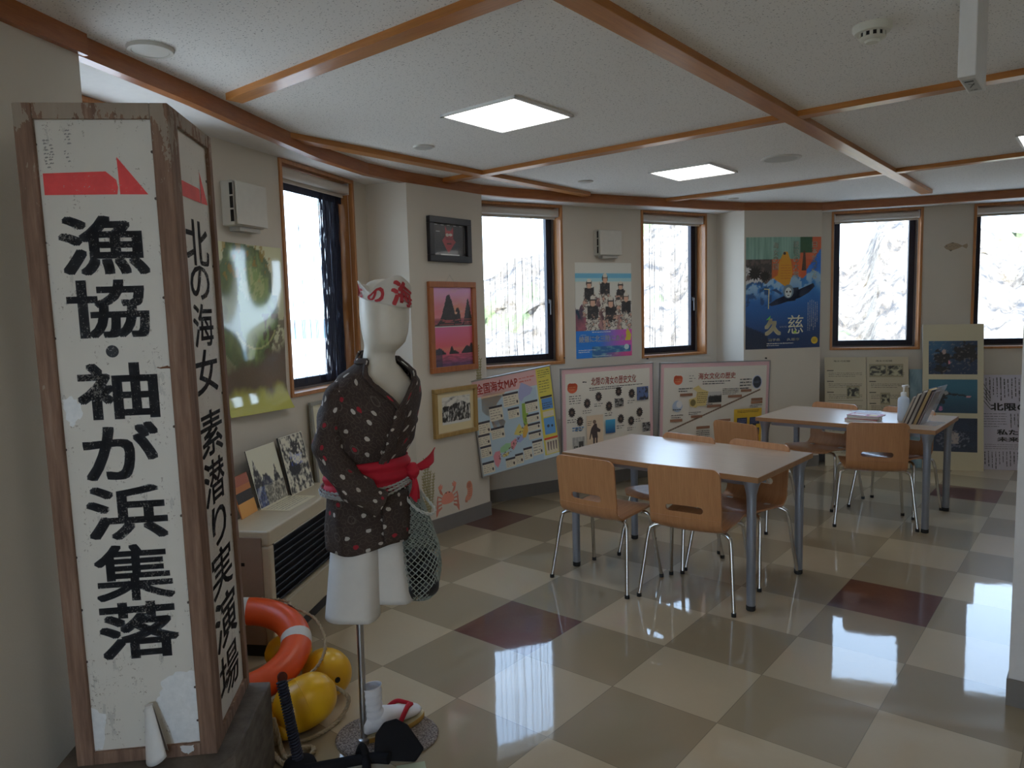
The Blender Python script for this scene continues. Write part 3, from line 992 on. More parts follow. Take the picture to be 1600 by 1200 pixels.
# ---------------------------------------------------------------- pictures, posters, boards
def on(F, s, z, out=-0.001): return F.M @ Matrix.Translation((s, out, z))
def FLATUP(): return Matrix(((1, 0, 0, 0), (0, 0, 1, 0), (0, -1, 0, 0), (0, 0, 0, 1)))
INK = (0.03, 0.03, 0.035)

def rocks(x, y, ridge, dark, light, sc=9, seed=0):
    """black and white rock texture below a ridge line"""
    f = fbm(x * sc + seed, y * sc * .7, seed, 5)
    g = fbm(x * sc * 3, y * sc * 2 + seed, 3.1 + seed, 3)
    return mix(dark, light, max(0, min(1, 0.5 + 0.55 * f + 0.35 * g)))

def frame_thing(name, label, F, s, z, w, h, fw, depth, fmat, cat='picture frame'):
    t = thing(name, label, cat, on(F, s, z, 0.0))
    bm = new_bm()
    for (a, b, c, d) in ((0, w, 0, fw), (0, w, h - fw, h), (0, fw, fw, h - fw), (w - fw, w, fw, h - fw)):
        box(bm, a, b, -depth, -0.001, c, d)
    obj('frame', bm, fmat, t, bevel=0.003)
    return t

# black frame with a small red ornament
FRBLACK = plain('black_lacquer_frame', (0.018, 0.017, 0.02), 0.35)
FRRED = wood('reddish_frame_wood', (0.36, 0.11, 0.03), (0.47, 0.16, 0.045), 0.35, (20, 20, 4), coat=0.3)
FRGOLD = wood('ochre_frame_wood', (0.36, 0.23, 0.07), (0.47, 0.31, 0.11), 0.4, (20, 20, 4), coat=0.2)
w, h = 0.415, 0.305
t = frame_thing('picture_frame', 'black frame with a small red mask-like ornament, topmost on the pier', P1, 0.170, 1.893, w, h, 0.045, 0.035, FRBLACK)
s = Sheet(w - .09, h - .09, (0.016, 0.015, 0.018), 0.004)
W_, H_ = s.w, s.h
s.up()
R1, R2 = (0.42, 0.035, 0.045), (0.28, 0.02, 0.03)
s.poly([(.40 * W_, .20 * H_), (.47 * W_, .08 * H_), (.60 * W_, .30 * H_), (.70 * W_, .45 * H_), (.62 * W_, .55 * H_), (.63 * W_, .92 * H_), (.55 * W_, .80 * H_), (.44 * W_, .80 * H_), (.38 * W_, .95 * H_), (.38 * W_, .62 * H_), (.28 * W_, .48 * H_)], R1)
s.up(); s.poly([(.38 * W_, .60 * H_), (.62 * W_, .56 * H_), (.60 * W_, .50 * H_), (.40 * W_, .50 * H_)], R2)
s.disc(.44 * W_, .66 * H_, .016, (0.62, 0.55, 0.50), .012); s.disc(.54 * W_, .67 * H_, .018, (0.66, 0.60, 0.55), .010)
s.rect(.42 * W_, .36 * H_, .56 * W_, .40 * H_, (0.03, 0.01, 0.01)); s.rect(.10 * W_, .74 * H_, .22 * W_, .77 * H_, (0.5, 0.5, 0.5))
s.rect(.22 * W_, .005 * H_, .80 * W_, .05 * H_, (0.62, 0.62, 0.60))
for k in range(5): s.rect((.06 + .19 * k) * W_, .955 * H_, (.15 + .19 * k) * W_, .98 * H_, (0.42, 0.42, 0.42))
s.rect(.965 * W_, .10 * H_, .98 * W_, .93 * H_, (0.40, 0.40, 0.40))
s.build('picture', PRINTG, t, Matrix.Translation((.045, -0.012, .045)))

# red wooden frame: two sunset pictures of sea stacks
w, h = 0.472, 0.630
t = frame_thing('picture_frame', 'red-brown frame holding two pink sunset pictures of sea rocks', P1, 0.153, 1.128, w, h, 0.040, 0.028, FRRED)
s = Sheet(w - .08, h - .08, (0.7, 0.66, 0.66), 0.004)
def sunset1(x, y):
    sky = mix(rgb(205, 120, 130, 2.8), rgb(150, 110, 140, 2.8), smooth(.35, 1, y))
    sky = mix(sky, rgb(225, 150, 120, 2.8), math.exp(-((x - .60) ** 2 + (y - .38) ** 2) * 14))
    sky = mix(sky, rgb(215, 165, 175, 2.8), max(0, fbm(x * 3, y * 9, 2)) * .6)
    c = mix(rgb(95, 45, 55, 3), sky, smooth(.17, .22, y))
    r1 = .80 * math.exp(-((x - .40) / .17) ** 2) * (1 + .10 * fbm(x * 14, 1, 0)) + .02
    r2 = .47 * math.exp(-((x - .63) / .08) ** 4) * (1 + .1 * fbm(x * 20, 4, 0))
    r3 = .70 * math.exp(-((x - .90) / .09) ** 2) * (1 + .12 * fbm(x * 18, 7, 0))
    if y < max(r1, r2, r3): c = mix((0.012, 0.010, 0.012), (0.05, 0.03, 0.035), .5 + .5 * fbm(x * 12, y * 12, 5))
    if (x - .585) ** 2 + ((y - .34) * 1.1) ** 2 < .0011: c = (0.88, 0.48, 0.30)
    if y < .17 and y > .02 and fbm(x * 4, y * 40, 1) > .15: c = mix(c, rgb(170, 80, 80, 3), .5)
    return c
def sunset2(x, y):
    sky = mix(rgb(225, 100, 115, 2.8), rgb(165, 85, 125, 3.2), smooth(.5, 1, y) * (1 - .6 * x))
    sky = mix(sky, rgb(215, 140, 110, 2.8), math.exp(-((y - .43) / .05) ** 2) * .5)
    c = mix(mix(rgb(150, 62, 82, 3), rgb(70, 40, 75, 3), smooth(.3, .0, y)), sky, smooth(.30, .33, y))
    r = .30
    for cx, wd, hh in ((.13, .13, .16), (.45, .05, .22), (.50, .12, .09), (.86, .12, .20), (.97, .07, .27)):
        r = max(r, .31 + hh * math.exp(-((x - cx) / wd) ** 2) * (1 + .12 * fbm(x * 20, 3, cx)))
    if .30 < y < r and r > .34: c = (0.014, 0.012, 0.02)
    if x < .20 and y < .46: c = mix(c, (0.05, 0.055, 0.10), .8)
    if y <= .30: c = mix(c, (0.05, 0.03, 0.06), max(0, min(.6, .3 + .6 * fbm(x * 5, y * 25, 8))))
    return c
s.up(); W_, H_ = s.w, s.h
s.pic(0, .512 * H_, W_, H_, sunset1, 72, 54); s.pic(0, 0, W_, .498 * H_, sunset2, 72, 54)
s.build('picture', PRINTG, t, Matrix.Translation((.04, -0.010, .04)))
bm = new_bm(); rope(bm, [(w * .38, -0.010, h - .002), (w * .47, -0.006, h + .048), (w * .55, -0.010, h - .002)], 0.0012, 300)
obj('hanging_cord', bm, plain('white_cord', (0.6, 0.58, 0.54), 0.7), t)

# ochre frame: black and white cliff picture
w, h = 0.440, 0.345
t = frame_thing('picture_frame', 'ochre wooden frame with a black-and-white cliff photograph, lowest on the pier', P1, 0.163, 0.672, w, h, 0.030, 0.030, FRGOLD)
s = Sheet(w - .06, h - .06, rgb(150, 140, 110, 3), 0.004)
def cliff(x, y):
    if y > .75 + .10 * fbm(x * 5, 0, 0) - .4 * (x - .6) ** 2 * 1.2: return mix(rgb(170, 168, 160, 2.8), rgb(70, 70, 68, 3), max(0, fbm(x * 5, y * 9, 2)))
    f = fbm(x * 16, y * 4, 1, 5) + .5 * fbm(x * 30, y * 9, 4, 3)
    if y < .09 + .04 * fbm(x * 9, 2, 2): return rgb(185, 185, 180, 2.8)
    return mix((0.012, 0.012, 0.012), rgb(165, 165, 160, 2.8), smooth(.0, .75, f + .1))
s.up().pic(.055, .055, s.w - .035, s.h - .035, cliff, 70, 52)
s.build('picture', PRINTG, t, Matrix.Translation((.03, -0.012, .03)))

# wall stickers on the pier: seaweed and crabs; a flatfish on the right-hand wall
def sticker(name, label, F, s0, z0, w, h, build, cat, group=None):
    s = Sheet(0.001, 0.001, (0.5, 0.5, 0.5), 0.0004)
    s.V, s.F, s.C = [], [], []
    build(s)
    # give the cut-out a thin body behind its printed face
    o = s.build(name, PRINT, None, on(F, s0, z0, -0.0012))
    sm = o.modifiers.new('body', 'SOLIDIFY'); sm.thickness = 0.0006; sm.offset = 1
    return tag(o, label, cat, group)
def weed(seed, n, H, spread):
    def b(s):
        r = random.Random(seed)
        for k in range(n):
            u = spread * (k / max(1, n - 1) - .5); x = u * .3; v = 0
            Hh = H * (.55 + .45 * r.random()) if k != n // 2 else H
            pu = x
            while v < Hh:
                nv = v + .02; nu = pu + (u - pu) * .12 + .008 * (r.random() - .5)
                s.up() if False else None
                s.poly([(pu - .004, v), (pu + .004, v), (nu + .003, nv), (nu - .003, nv)], rgb(112, 106, 74, 1.9))
                for sg in (-1, 1):
                    a = .010 + .008 * r.random()
                    s.poly([(nu, nv - .006), (nu + sg * a, nv + .006), (nu + sg * a * .8, nv + .014), (nu, nv + .003)], rgb(122, 114, 80, 1.9))
                pu, v = nu, nv
    return b
def crab(fl=1):
    def b(s):
        c1, c2 = rgb(172, 108, 90, 2.0), rgb(156, 94, 78, 2.0)
        q = lambda pts, c: s.poly([(fl * u, v) for u, v in (pts if fl > 0 else pts[::-1])], c)
        q([(.065 * cos(a) , .085 + .045 * sin(a) - .008 * cos(2 * a)) for a in [2 * pi * k / 22 for k in range(22)]], c1)
        for sg in (-1, 1):
            q([(sg * .045, .115), (sg * .075, .135), (sg * .085, .165), (sg * .068, .165), (sg * .050, .135)][::sg], c2)
            q([(sg * .085, .160), (sg * .092, .185), (sg * .060, .205), (sg * .066, .185), (sg * .048, .195), (sg * .052, .168), (sg * .068, .158)][::sg], c1)
            for k in range(4):
                y = .105 - .022 * k
                q([(sg * .060, y), (sg * (.100 + .006 * k), y + .018 - .012 * k), (sg * (.112 + .002 * k), y - .030 - .012 * k), (sg * (.100 + .002 * k), y - .026 - .010 * k), (sg * .092, y + .006 - .012 * k), (sg * .058, y - .012)][::sg], c2)
        for sg in (-1, 1): s.up(); s.disc(sg * .016, .130, .005, (0.03, 0.02, 0.02))
    return b
sticker('seaweed_sticker', 'olive seaweed wall sticker on the pier behind the net bag', P1, 0.095, 0.165, .1, .4, weed(3, 5, 0.37, 0.11), 'wall sticker')
sticker('seaweed_sticker', 'thin seaweed wall sticker between the red frame and the pier edge', P1, 0.655, 0.99, .06, .3, weed(8, 3, 0.29, 0.05), 'wall sticker')
sticker('crab_sticker', 'red crab wall sticker low on the pier, whole crab with both claws raised', P1, 0.285, 0.140, .2, .2, crab(), 'wall sticker')
def shrimp(s):
    c1, c2 = rgb(162, 108, 86, 2.0), rgb(146, 92, 74, 2.0)
    pts = [(-.010, .0), (.018, .004), (.040, .030), (.048, .070), (.046, .110), (.030, .140), (.008, .146), (-.012, .132), (-.018, .105), (-.006, .080), (-.010, .050), (-.030, .030), (-.036, .012)]
    s.poly(pts, c1); s.up(); s.disc(.012, .112, .022, c2); s.poly([(-.036, .012), (-.008, .006), (-.012, -.012), (-.034, -.008)], c2)
    for k in range(4): s.rect(.0, .03 + .016 * k, .034, .036 + .016 * k, c2)
sticker('sea_creature_sticker', 'curled reddish sea creature sticker right of the crab sticker', P1, 0.50, 0.165, .1, .15, shrimp, 'wall sticker')
def fish(s):
    c1, c2 = rgb(120, 105, 84, 2.2), rgb(70, 62, 50, 2.2)
    s.poly([(0, .030), (.020, .050), (.070, .068), (.115, .055), (.150, .036), (.190, .052), (.196, .028), (.185, .006), (.150, .026), (.110, .008), (.060, -.008), (.020, .008)], c1)
    s.up(); s.disc(.022, .036, .004, (0.02, 0.02, 0.02)); s.poly([(.050, .062), (.080, .066), (.078, .058)], c2); s.poly([(.040, .0), (.070, .0), (.060, -.014)], c2)
    for k in range(6): s.disc(.05 + .016 * k, .030 + .008 * (k % 2), .003, c2)
sticker('flatfish_sticker', 'brown flatfish wall sticker between the two right-hand windows', F3, 1.075, 2.000, .2, .08, fish, 'wall sticker')

# wall speakers
def speaker(F, s, z, label):
    t = thing('wall_speaker', label, 'speaker', on(F, s, z, 0.0), 'white box speakers high on the walls')
    w, h, d = 0.230, 0.215, 0.085
    bm = new_bm(); box(bm, 0, w, -d + .014, 0.0, 0, h); obj('box', bm, PLASTIC, t, bevel=0.004)
    bm = new_bm(); box(bm, 0.002, w + .004, -d - .006, -d + .004, 0.004, h - .004); obj('front_plate', bm, PLASTIC, t, bevel=0.003)
    for k in range(3):
        bm = new_bm(); box(bm, -0.0012, 0.004, -d + .016, -d + .034, 0.018 + k * .064, 0.074 + k * .064); obj('side_slot', bm, DARKGAP, t)
    bm = new_bm(); box(bm, .05, w - .02, -0.06, 0.0, -.022, -.001); obj('mount', bm, GRILLE, t)
speaker(F1, 1.225, 1.990, 'white box speaker above the olive poster on the left wall')
speaker(F2, 1.225, 1.995, 'white box speaker above the poster of divers')

# poster of a sea squirt on the left wall
w, h = 0.500, 0.870
def squirt(x, y):
    f = fbm(x * 3, y * 4, 1); g = fbm(x * 14, y * 14, 5, 4)
    pale = rgb(150, 150, 122, 3.2); gr = rgb(95, 112, 66, 3.2); dk = rgb(62, 72, 48, 3.2); br = rgb(66, 56, 46, 3.2); yl = rgb(122, 122, 60, 3.2)
    c = pale
    body = ((x - .42) / .46) ** 2 + ((y - .62) / .42) ** 2 + .28 * f
    if body < 1: c = mix(gr, dk, smooth(.2, 1, body + .45 * g))
    if x < .30 + .1 * f and y < .9: c = mix(c, dk, .7)
    q = smooth(.44, .30, y + .16 * (.5 - x) + .10 * f)
    c = mix(c, br, q)
    if x > .62 and .30 < y < .60 and g > .05: c = mix(c, br, .8)
    c = mix(c, yl, smooth(.16, .08, y + .05 * f))
    if y > .78 and g > .25: c = mix(c, rgb(112, 92, 40, 3), .7)
    rim = abs(((x - .52) / .34) ** 2 + ((y - .56) / .17) ** 2 - 1)
    if rim < .07 and y < .5: c = mix(c, rgb(165, 165, 110, 3), .6)
    if ((x - .5) / .2) ** 2 + ((y - .77) / .1) ** 2 < 1 and g > -.1: c = mix(c, rgb(150, 155, 105, 3.2), .5)
    if x > .80 and y > .70: c = pale
    return c
s = Sheet(w, h, rgb(150, 150, 122, 3), 0.0012)
s.V, s.F, s.C = [], [], []
s.up().pic(0, 0, w, h, squirt, 60, 100)
def curl(p):
    u, d, v = p
    k = max(0.0, 0.14 - v) / 0.14
    b = 0.006 * sin(u * 9) * sin(v * 5 + 1) + 0.006
    return (u, d - 0.050 * k * k * (0.4 + u) - b, v + 0.012 * k * k * (1 - 2 * u))
GLOSSY = print_mat('laminated_poster', 0.07, 0.8)
o = s.build('poster', GLOSSY, None, on(F1, 1.165, 1.043, -0.002), warp=curl)
sm = o.modifiers.new('paper', 'SOLIDIFY'); sm.thickness = 0.0008; sm.offset = -1
tag(o, 'glossy olive and brown sea squirt poster with curling lower edge', 'poster')

# poster of divers on the back left wall
w, h = 0.602, 0.815
DIV = ((.52, .72, .85), (.24, .665, .85), (.80, .655, .78), (.30, .47, .95), (.62, .45, 1.0), (.90, .52, .85))
def divers(x, y):
    if y < .29:
        t = smooth(.35, 1, x)
        c = mix(rgb(20, 95, 165, 2.8), rgb(150, 60, 130, 2.8), t)
        if y < .12 and .28 < x < .98: c = mix(rgb(30, 70, 110, 2.8), rgb(90, 130, 130, 2.8), max(0, fbm(x * 9, y * 30, 2)))
        if y < .05: c = mix(c, rgb(150, 50, 95, 2.8), smooth(.4, 1, x))
        return c
    c = rgb(168, 168, 162, 2.6)
    if .84 < y < .89: c = rgb(95, 160, 185, 2.8)
    if .80 < y <= .84: c = rgb(145, 180, 185, 2.8)
    f = fbm(x * 7, y * 7, 3)
    ridge = .70 - .30 * abs(x - .42) + .08 * fbm(x * 9, 0, 1)
    if y < ridge - .05:
        if x < .26 and y < .58: c = mix(rgb(50, 44, 58, 2.6), rgb(110, 62, 72, 2.6), .5 + f)
        else: c = mix(rgb(62, 42, 48, 2.6), rgb(125, 92, 90, 2.6), smooth(-.2, .5, f))
    for k, (cx, cy, q) in enumerate(DIV):
        u, v = (x - cx) * w / q, (y - cy) * h / q
        g = fbm(u * 22 + k * 5, v * 22, k * 3.3, 4)
        if abs(u) < .075 + .03 * g and -.22 < v < .075 + .03 * g:
            c = rgb(178, 174, 164, 2.6)
            if abs(u) < .060 and -.05 + .04 * g < v < .07: c = (0.03, 0.03, 0.035)
            if g > .20 and v < .0: c = mix((0.06, 0.05, 0.05), rgb(150, 120, 105, 2.5), smooth(.2, .6, g))
            if abs(g) < .05: c = (0.10, 0.09, 0.09)
        if (u / .036) ** 2 + ((v - .112) / .050) ** 2 < 1:
            c = rgb(165, 132, 112, 2.6)
            if v > .124: c = rgb(178, 174, 164, 2.6)
            if .112 < v < .124: c = (0.03, 0.03, 0.03)
            if abs(u) > .026: c = (0.04, 0.035, 0.035)
    return c
s = Sheet(w, h, rgb(160, 158, 150, 2.6), 0.001)
s.up().pic(0, 0, w, h, divers, 110, 140)
s.layer += 2
WH = rgb(200, 205, 210, 2.5)
s.text('綾羅に北三陸にあう', .05 * w, .165 * h, .86 * w, .235 * h, WH, 0.02)
s.scrawl(.28 * w, .262 * h, .72 * w, .280 * h, 1, WH, 5, .5); s.scrawl(.08 * w, .24 * h, .22 * w, .25 * h, 1, WH, 6, .5)
s.scrawl(.04 * w, .055 * h, .34 * w, .095 * h, 2, WH, 9, .45); s.scrawl(.30 * w, .012 * h, .72 * w, .024 * h, 1, WH, 10, .5)
s.poly([(.87 * w, .17 * h), (.975 * w, .17 * h), (.99 * w, .23 * h), (.95 * w, .275 * h), (.915 * w, .30 * h), (.89 * w, .26 * h), (.90 * w, .22 * h)], rgb(190, 175, 60, 2.6))
s.disc(.90 * w, .10 * h, .045 * w, rgb(150, 165, 165, 2.6), .03 * h)
o = s.build('poster', PRINT, None, on(F2, 1.026, 1.123, -0.002)); tag(o, 'poster of six white-clad divers on rocks above a blue-purple band', 'poster')

# blue poster on the back pier
w, h = 0.748, 1.022
kk = 3.5
def sea(x, y):
    f = fbm(x * 5, y * 6, 2); g = fbm(x * 16, y * 16, 4, 3)
    wave = .60 + .10 * (x - .2) + .05 * fbm(x * 6, 0, 3)
    deep = mix(rgb(10, 30, 60, kk), rgb(18, 62, 110, kk), smooth(.05, .5, y))
    if y < wave:
        c = mix(deep, rgb(40, 95, 140, kk), smooth(.38, .60, y) * (.6 + .6 * f))
        if y > wave - .16 and g + .5 * f > -.1: c = mix(c, rgb(105, 130, 145, kk), smooth(wave - .18, wave - .03, y) * .9)
        if y > wave - .2 and x < .35 and g < -.15: c = mix(c, rgb(15, 30, 55, kk), .7)
        if x < .30 and y < .14 + .3 * (.25 - x): c = mix(c, (0.006, 0.010, 0.018), .7)
        return c
    if x > .80 and y < .68 + 1.0 * (x - .88) + .10: return mix(rgb(28, 85, 150, kk), rgb(20, 60, 125, kk), f)
    if y > .80:
        c = mix(rgb(62, 88, 78, kk), rgb(95, 118, 108, kk), .5 + .8 * fbm(x * 30, y * 2, 6))
        if x > .72: c = rgb(24, 52, 32, kk) if x < .88 and y > .86 else rgb(128, 62, 38, kk)
        return c
    c = rgb(125, 62, 30, kk) if x > .34 else rgb(38, 36, 34, kk)
    if x < .22 and y < .74 - .3 * x: c = rgb(125, 125, 125, kk)
    if x > .62: c = mix(rgb(150, 72, 36, kk), rgb(120, 50, 28, kk), .5 + f)
    if x < .34 and g > .2: c = rgb(60, 50, 48, kk)
    return c
s = Sheet(w, h, rgb(20, 50, 80, kk), 0.001)
s.up().pic(0, 0, w, h, sea, 80, 110)
s.up()
s.poly([(u * w, v * h) for u, v in ((.36, .64), (.42, .66), (.44, .78), (.50, .87), (.55, .87), (.60, .78), (.62, .68), (.58, .58), (.52, .56), (.44, .60))], rgb(165, 115, 28, kk))
s.poly([(u * w, v * h) for u, v in ((.74, .70), (.80, .70), (.795, .80), (.785, .88), (.765, .88), (.755, .80))], rgb(45, 28, 20, kk))
for cx, cy, r_ in ((.12, .68, .085), (.25, .655, .065)):
    s.poly([(cx * w + r_ * w * (1.15 if k % 2 else .72) * cos(2 * pi * k / 26), cy * h + r_ * w * (1.15 if k % 2 else .72) * sin(2 * pi * k / 26)) for k in range(26)], rgb(14, 12, 14, kk))
s.up(); s.disc(.51 * w, .855 * h, .018 * w, (0.05, 0.03, 0.02)); s.scrawl(.46 * w, .62 * h, .60 * w, .76 * h, 6, rgb(120, 60, 20, kk), 4, .2)
# the swimmer
s.poly([(u * w, v * h) for u, v in ((.40, .445), (.52, .42), (.66, .43), (.70, .50), (.84, .545), (.90, .585), (.92, .555), (.84, .50), (.72, .455), (.70, .55), (.62, .545), (.44, .40), (.34, .385), (.30, .40))], rgb(16, 26, 44, kk))
s.up(); s.disc(.565 * w, .515 * h, .070 * w, rgb(70, 85, 95, kk), .062 * h); s.up(); s.disc(.565 * w, .505 * h, .045 * w, rgb(135, 140, 138, kk), .045 * h)
s.up(); s.disc(.545 * w, .512 * h, .012 * w, INK); s.disc(.59 * w, .512 * h, .012 * w, INK); s.rect(.55 * w, .475 * h, .58 * w, .482 * h, INK)
GOLD = rgb(170, 160, 110, kk)
s.line((.30 * w, .36 * h), (.305 * w, .535 * h), .008, GOLD); s.line((.24 * w, .54 * h), (.31 * w, .535 * h), .008, GOLD)
s.poly([(u * w, v * h) for u, v in ((.33, .53), (.40, .54), (.48, .50), (.47, .485), (.39, .515))], rgb(20, 40, 70, kk))
WHT = rgb(150, 150, 140, kk)
s.up()
s.vtext('海女の国', .355 * w, .43 * w, .955 * h, .063 * h, WHT, .01)
s.vtext('琥珀の大地', .625 * w, .70 * w, .965 * h, .066 * h, WHT, .01)
s.vtext('日本がつくる', .875 * w, .945 * w, .955 * h, .056 * h, WHT, .01)
s.text('久', .25 * w, .12 * h, .47 * w, .275 * h, rgb(165, 160, 135, kk), 0.06)
s.text('慈', .56 * w, .13 * h, .77 * w, .30 * h, rgb(150, 150, 130, kk), 0.0)
s.poly([(.27 * w, .26 * h), (.33 * w, .30 * h), (.32 * w, .265 * h)], rgb(80, 150, 60, kk)); s.disc(.66 * w, .145 * h, .02 * w, rgb(120, 145, 50, kk))
s.text('いいじ', .455 * w, .19 * h, .55 * w, .205 * h, WHT)
s.text('岩手県', .30 * w, .068 * h, .46 * w, .093 * h, WHT, .02); s.text('久慈市', .55 * w, .068 * h, .72 * w, .093 * h, WHT, .02)
s.scrawl(.28 * w, .040 * h, .68 * w, .054 * h, 1, WHT, 4, .5); s.scrawl(.28 * w, .024 * h, .50 * w, .034 * h, 1, WHT, 5, .5)
s.vscrawl(.82 * w, .15 * h, .97 * w, .44 * h, 6, WHT, 6, .18)
s.disc(.925 * w, .066 * h, .045 * w, rgb(165, 140, 35, kk)); s.up(); s.scrawl(.895 * w, .05 * h, .955 * w, .085 * h, 3, (0.08, 0.06, 0.02), 3, .3)
o = s.build('poster', PRINT, None, on(P2, 0.016, 1.134, -0.002)); tag(o, 'large blue sea poster with a diver and autumn leaves on the back pier', 'poster')

# three display boards spanning the bay under the back left windows
def board_frame(t, w, h, d=0.012, fw=0.010, mat=None):
    bm = new_bm()
    for (a, b, c, e) in ((0, w, 0, fw), (0, w, h - fw, h), (0, fw, fw, h - fw), (w - fw, w, fw, h - fw)):
        box(bm, a, b, -0.003, d, c, e)
    obj('aluminium_edge', bm, mat or plain('aluminium_edge', (0.45, 0.44, 0.43), 0.4, 0.6), t)
PINK = rgb(162, 134, 136, 2.2)
def pink_border(s):
    w, h = s.w, s.h
    PK2 = rgb(150, 118, 124, 2.5)
    s.up(); r = random.Random(3)
    for k in range(int(w / .016)):
        for side in (0, 1): s.disc(.010 + k * .016, (.022 if side else h - .022) + .010 * (r.random() - .5), .005, PK2, n=6)
    for k in range(int(h / .016)):
        for side in (0, 1): s.disc((.022 if side else w - .022) + .008 * (r.random() - .5), .010 + k * .016, .005, PK2, n=6)
    s.up().rect(.042, .030, w - .042, h - .045, rgb(160, 156, 147, 2.4))

def place_board(a, b, z0, z1, h):
    """matrix for a board whose lower corners stand at a, b (x, y) and heights z0, z1"""
    a = Vector((a[0], a[1], z0)); b = Vector((b[0], b[1], z1)); e = (b - a); L = e.length; e.normalize()
    n = e.cross(Vector((0, 0, 1))).normalized(); up = n.cross(e)
    return Matrix(((e.x, -n.x, up.x, a.x), (e.y, -n.y, up.y, a.y), (e.z, -n.z, up.z, a.z), (0, 0, 0, 1))), L

# 1: map of the coast divers
h = 0.735
M, w = place_board((-0.239, 5.373), (0.374, 5.732), 0.309, 0.389, h)
t = thing('display_board', 'tilted board with a coloured map of Japan, leftmost of the three boards', 'display board', M, 'boards under the back left windows')
s = Sheet(w, h, rgb(140, 152, 158, 2.5), 0.010, (0.4, 0.4, 0.4))
BLUE = rgb(126, 142, 152, 2.5)
s.up(); s.rect(0, 0, w * .78, h * .80, BLUE); s.rect(0, h * .82, w * .80, h, rgb(168, 135, 135, 2.5)); s.rect(w * .80, h * .05, w, h, rgb(158, 148, 62, 2.5))
s.poly([(u * w, v * h) for u, v in ((.10, .80), (.10, .66), (.18, .60), (.22, .42), (.30, .40), (.36, .52), (.26, .62), (.28, .72), (.40, .82), (.38, .85), (.12, .84))], rgb(158, 138, 118, 2.5))
s.up()
lands = [(((.56, .80), (.60, .88), (.66, .85), (.74, .80), (.70, .74), (.62, .72), (.58, .68), (.55, .72)), (118, 122, 150)),
         (((.58, .66), (.62, .66), (.645, .55), (.63, .44), (.58, .42), (.57, .52)), (104, 128, 52)),
         (((.58, .42), (.63, .44), (.62, .36), (.58, .30), (.54, .30), (.55, .36)), (172, 138, 62)),
         (((.55, .40), (.58, .42), (.55, .35), (.50, .34), (.44, .36), (.48, .42), (.52, .46)), (160, 150, 85)),
         (((.54, .33), (.56, .29), (.50, .26), (.46, .28), (.47, .33)), (110, 118, 152)),
         (((.46, .32), (.46, .26), (.41, .20), (.38, .24), (.39, .29)), (160, 105, 112)),
         (((.39, .28), (.38, .23), (.30, .20), (.24, .21), (.26, .26), (.33, .29)), (108, 142, 108)),
         (((.36, .20), (.34, .16), (.28, .15), (.27, .18)), (150, 140, 90)),
         (((.25, .23), (.24, .12), (.20, .06), (.17, .10), (.16, .19), (.19, .23)), (178, 118, 128))]
for pts, c in lands: s.poly([(u * w, v * h) for u, v in pts], rgb(*c, 2.5))
CARD = rgb(165, 160, 146, 2.5)
cards = [(.36, .66, .55, .80), (.18, .55, .34, .70), (.40, .53, .54, .64), (.03, .44, .17, .57), (.17, .36, .33, .48), (.01, .32, .15, .44), (.02, .20, .15, .32), (.02, .03, .16, .15),
         (.62, .55, .78, .67), (.62, .44, .78, .53), (.62, .35, .78, .43), (.62, .26, .78, .34), (.30, .03, .42, .13), (.42, .04, .52, .15), (.53, .06, .64, .19), (.65, .08, .78, .24)]
s.up()
for c in cards: s.rect(c[0] * w, c[1] * h, c[2] * w, c[3] * h, CARD)
s.up()
for k, c in enumerate(cards):
    s.rect(c[0] * w, (c[3] - .022) * h, c[2] * w, c[3] * h, (0.05, 0.05, 0.07))
    s.scrawl((c[0] + .01) * w, (c[1] + .01) * h, (c[2] - .03) * w, (c[3] - .03) * h, 4, (0.20, 0.19, 0.18), k, .22, .6)
    s.disc((c[2] - .022) * w, (c[1] + .035) * h, .007, (0.06, 0.05, 0.05), .012)
r = random.Random(2)
for k in range(60):
    a = r.random(); u = .22 + .40 * a; v = .14 + .34 * a * a + .05 * r.random()
    s.disc(u * w, v * h, .004, (0.12, 0.05, 0.05), n=6)
s.text('全国海女MAP', .06 * w, .845 * h, .56 * w, .955 * h, rgb(150, 55, 50, 2.5), .015)
s.scrawl(.58 * w, .87 * h, .78 * w, .94 * h, 2, rgb(150, 80, 75, 2.4), 3, .35)
s.scrawl(.82 * w, .88 * h, .97 * w, .97 * h, 4, (0.10, 0.09, 0.04), 4, .3); s.scrawl(.82 * w, .72 * h, .95 * w, .86 * h, 5, (0.12, 0.11, 0.05), 5, .25)
s.rect(.83 * w, .54 * h, .97 * w, .66 * h, rgb(60, 100, 145, 2.5)); s.rect(.83 * w, .27 * h, .97 * w, .45 * h, rgb(72, 118, 160, 2.5)); s.rect(.82 * w, .665 * h, .97 * w, .685 * h, INK)
s.rect(.83 * w, .46 * h, .97 * w, .52 * h, rgb(165, 158, 140, 2.4)); s.rect(.81 * w, .215 * h, .99 * w, .235 * h, rgb(160, 45, 35, 2.5)); s.rect(.82 * w, .06 * h, .98 * w, .21 * h, rgb(165, 158, 140, 2.5))
s.up(); s.scrawl(.83 * w, .55 * h, .96 * w, .62 * h, 3, (0.05, 0.07, 0.10), 8, .35); s.disc(.88 * w, .36 * h, .012, (0.05, 0.08, 0.16)); s.disc(.93 * w, .355 * h, .010, (0.05, 0.08, 0.16))
for k in range(4): s.poly([((.84 + .035 * k) * w, .19 * h), ((.865 + .035 * k) * w, .19 * h), ((.855 + .035 * k) * w, .09 * h), ((.842 + .035 * k) * w, .10 * h)], rgb(90, 80, 76, 2.4))
s.build('printed_sheet', PRINT, t); board_frame(t, w, h)

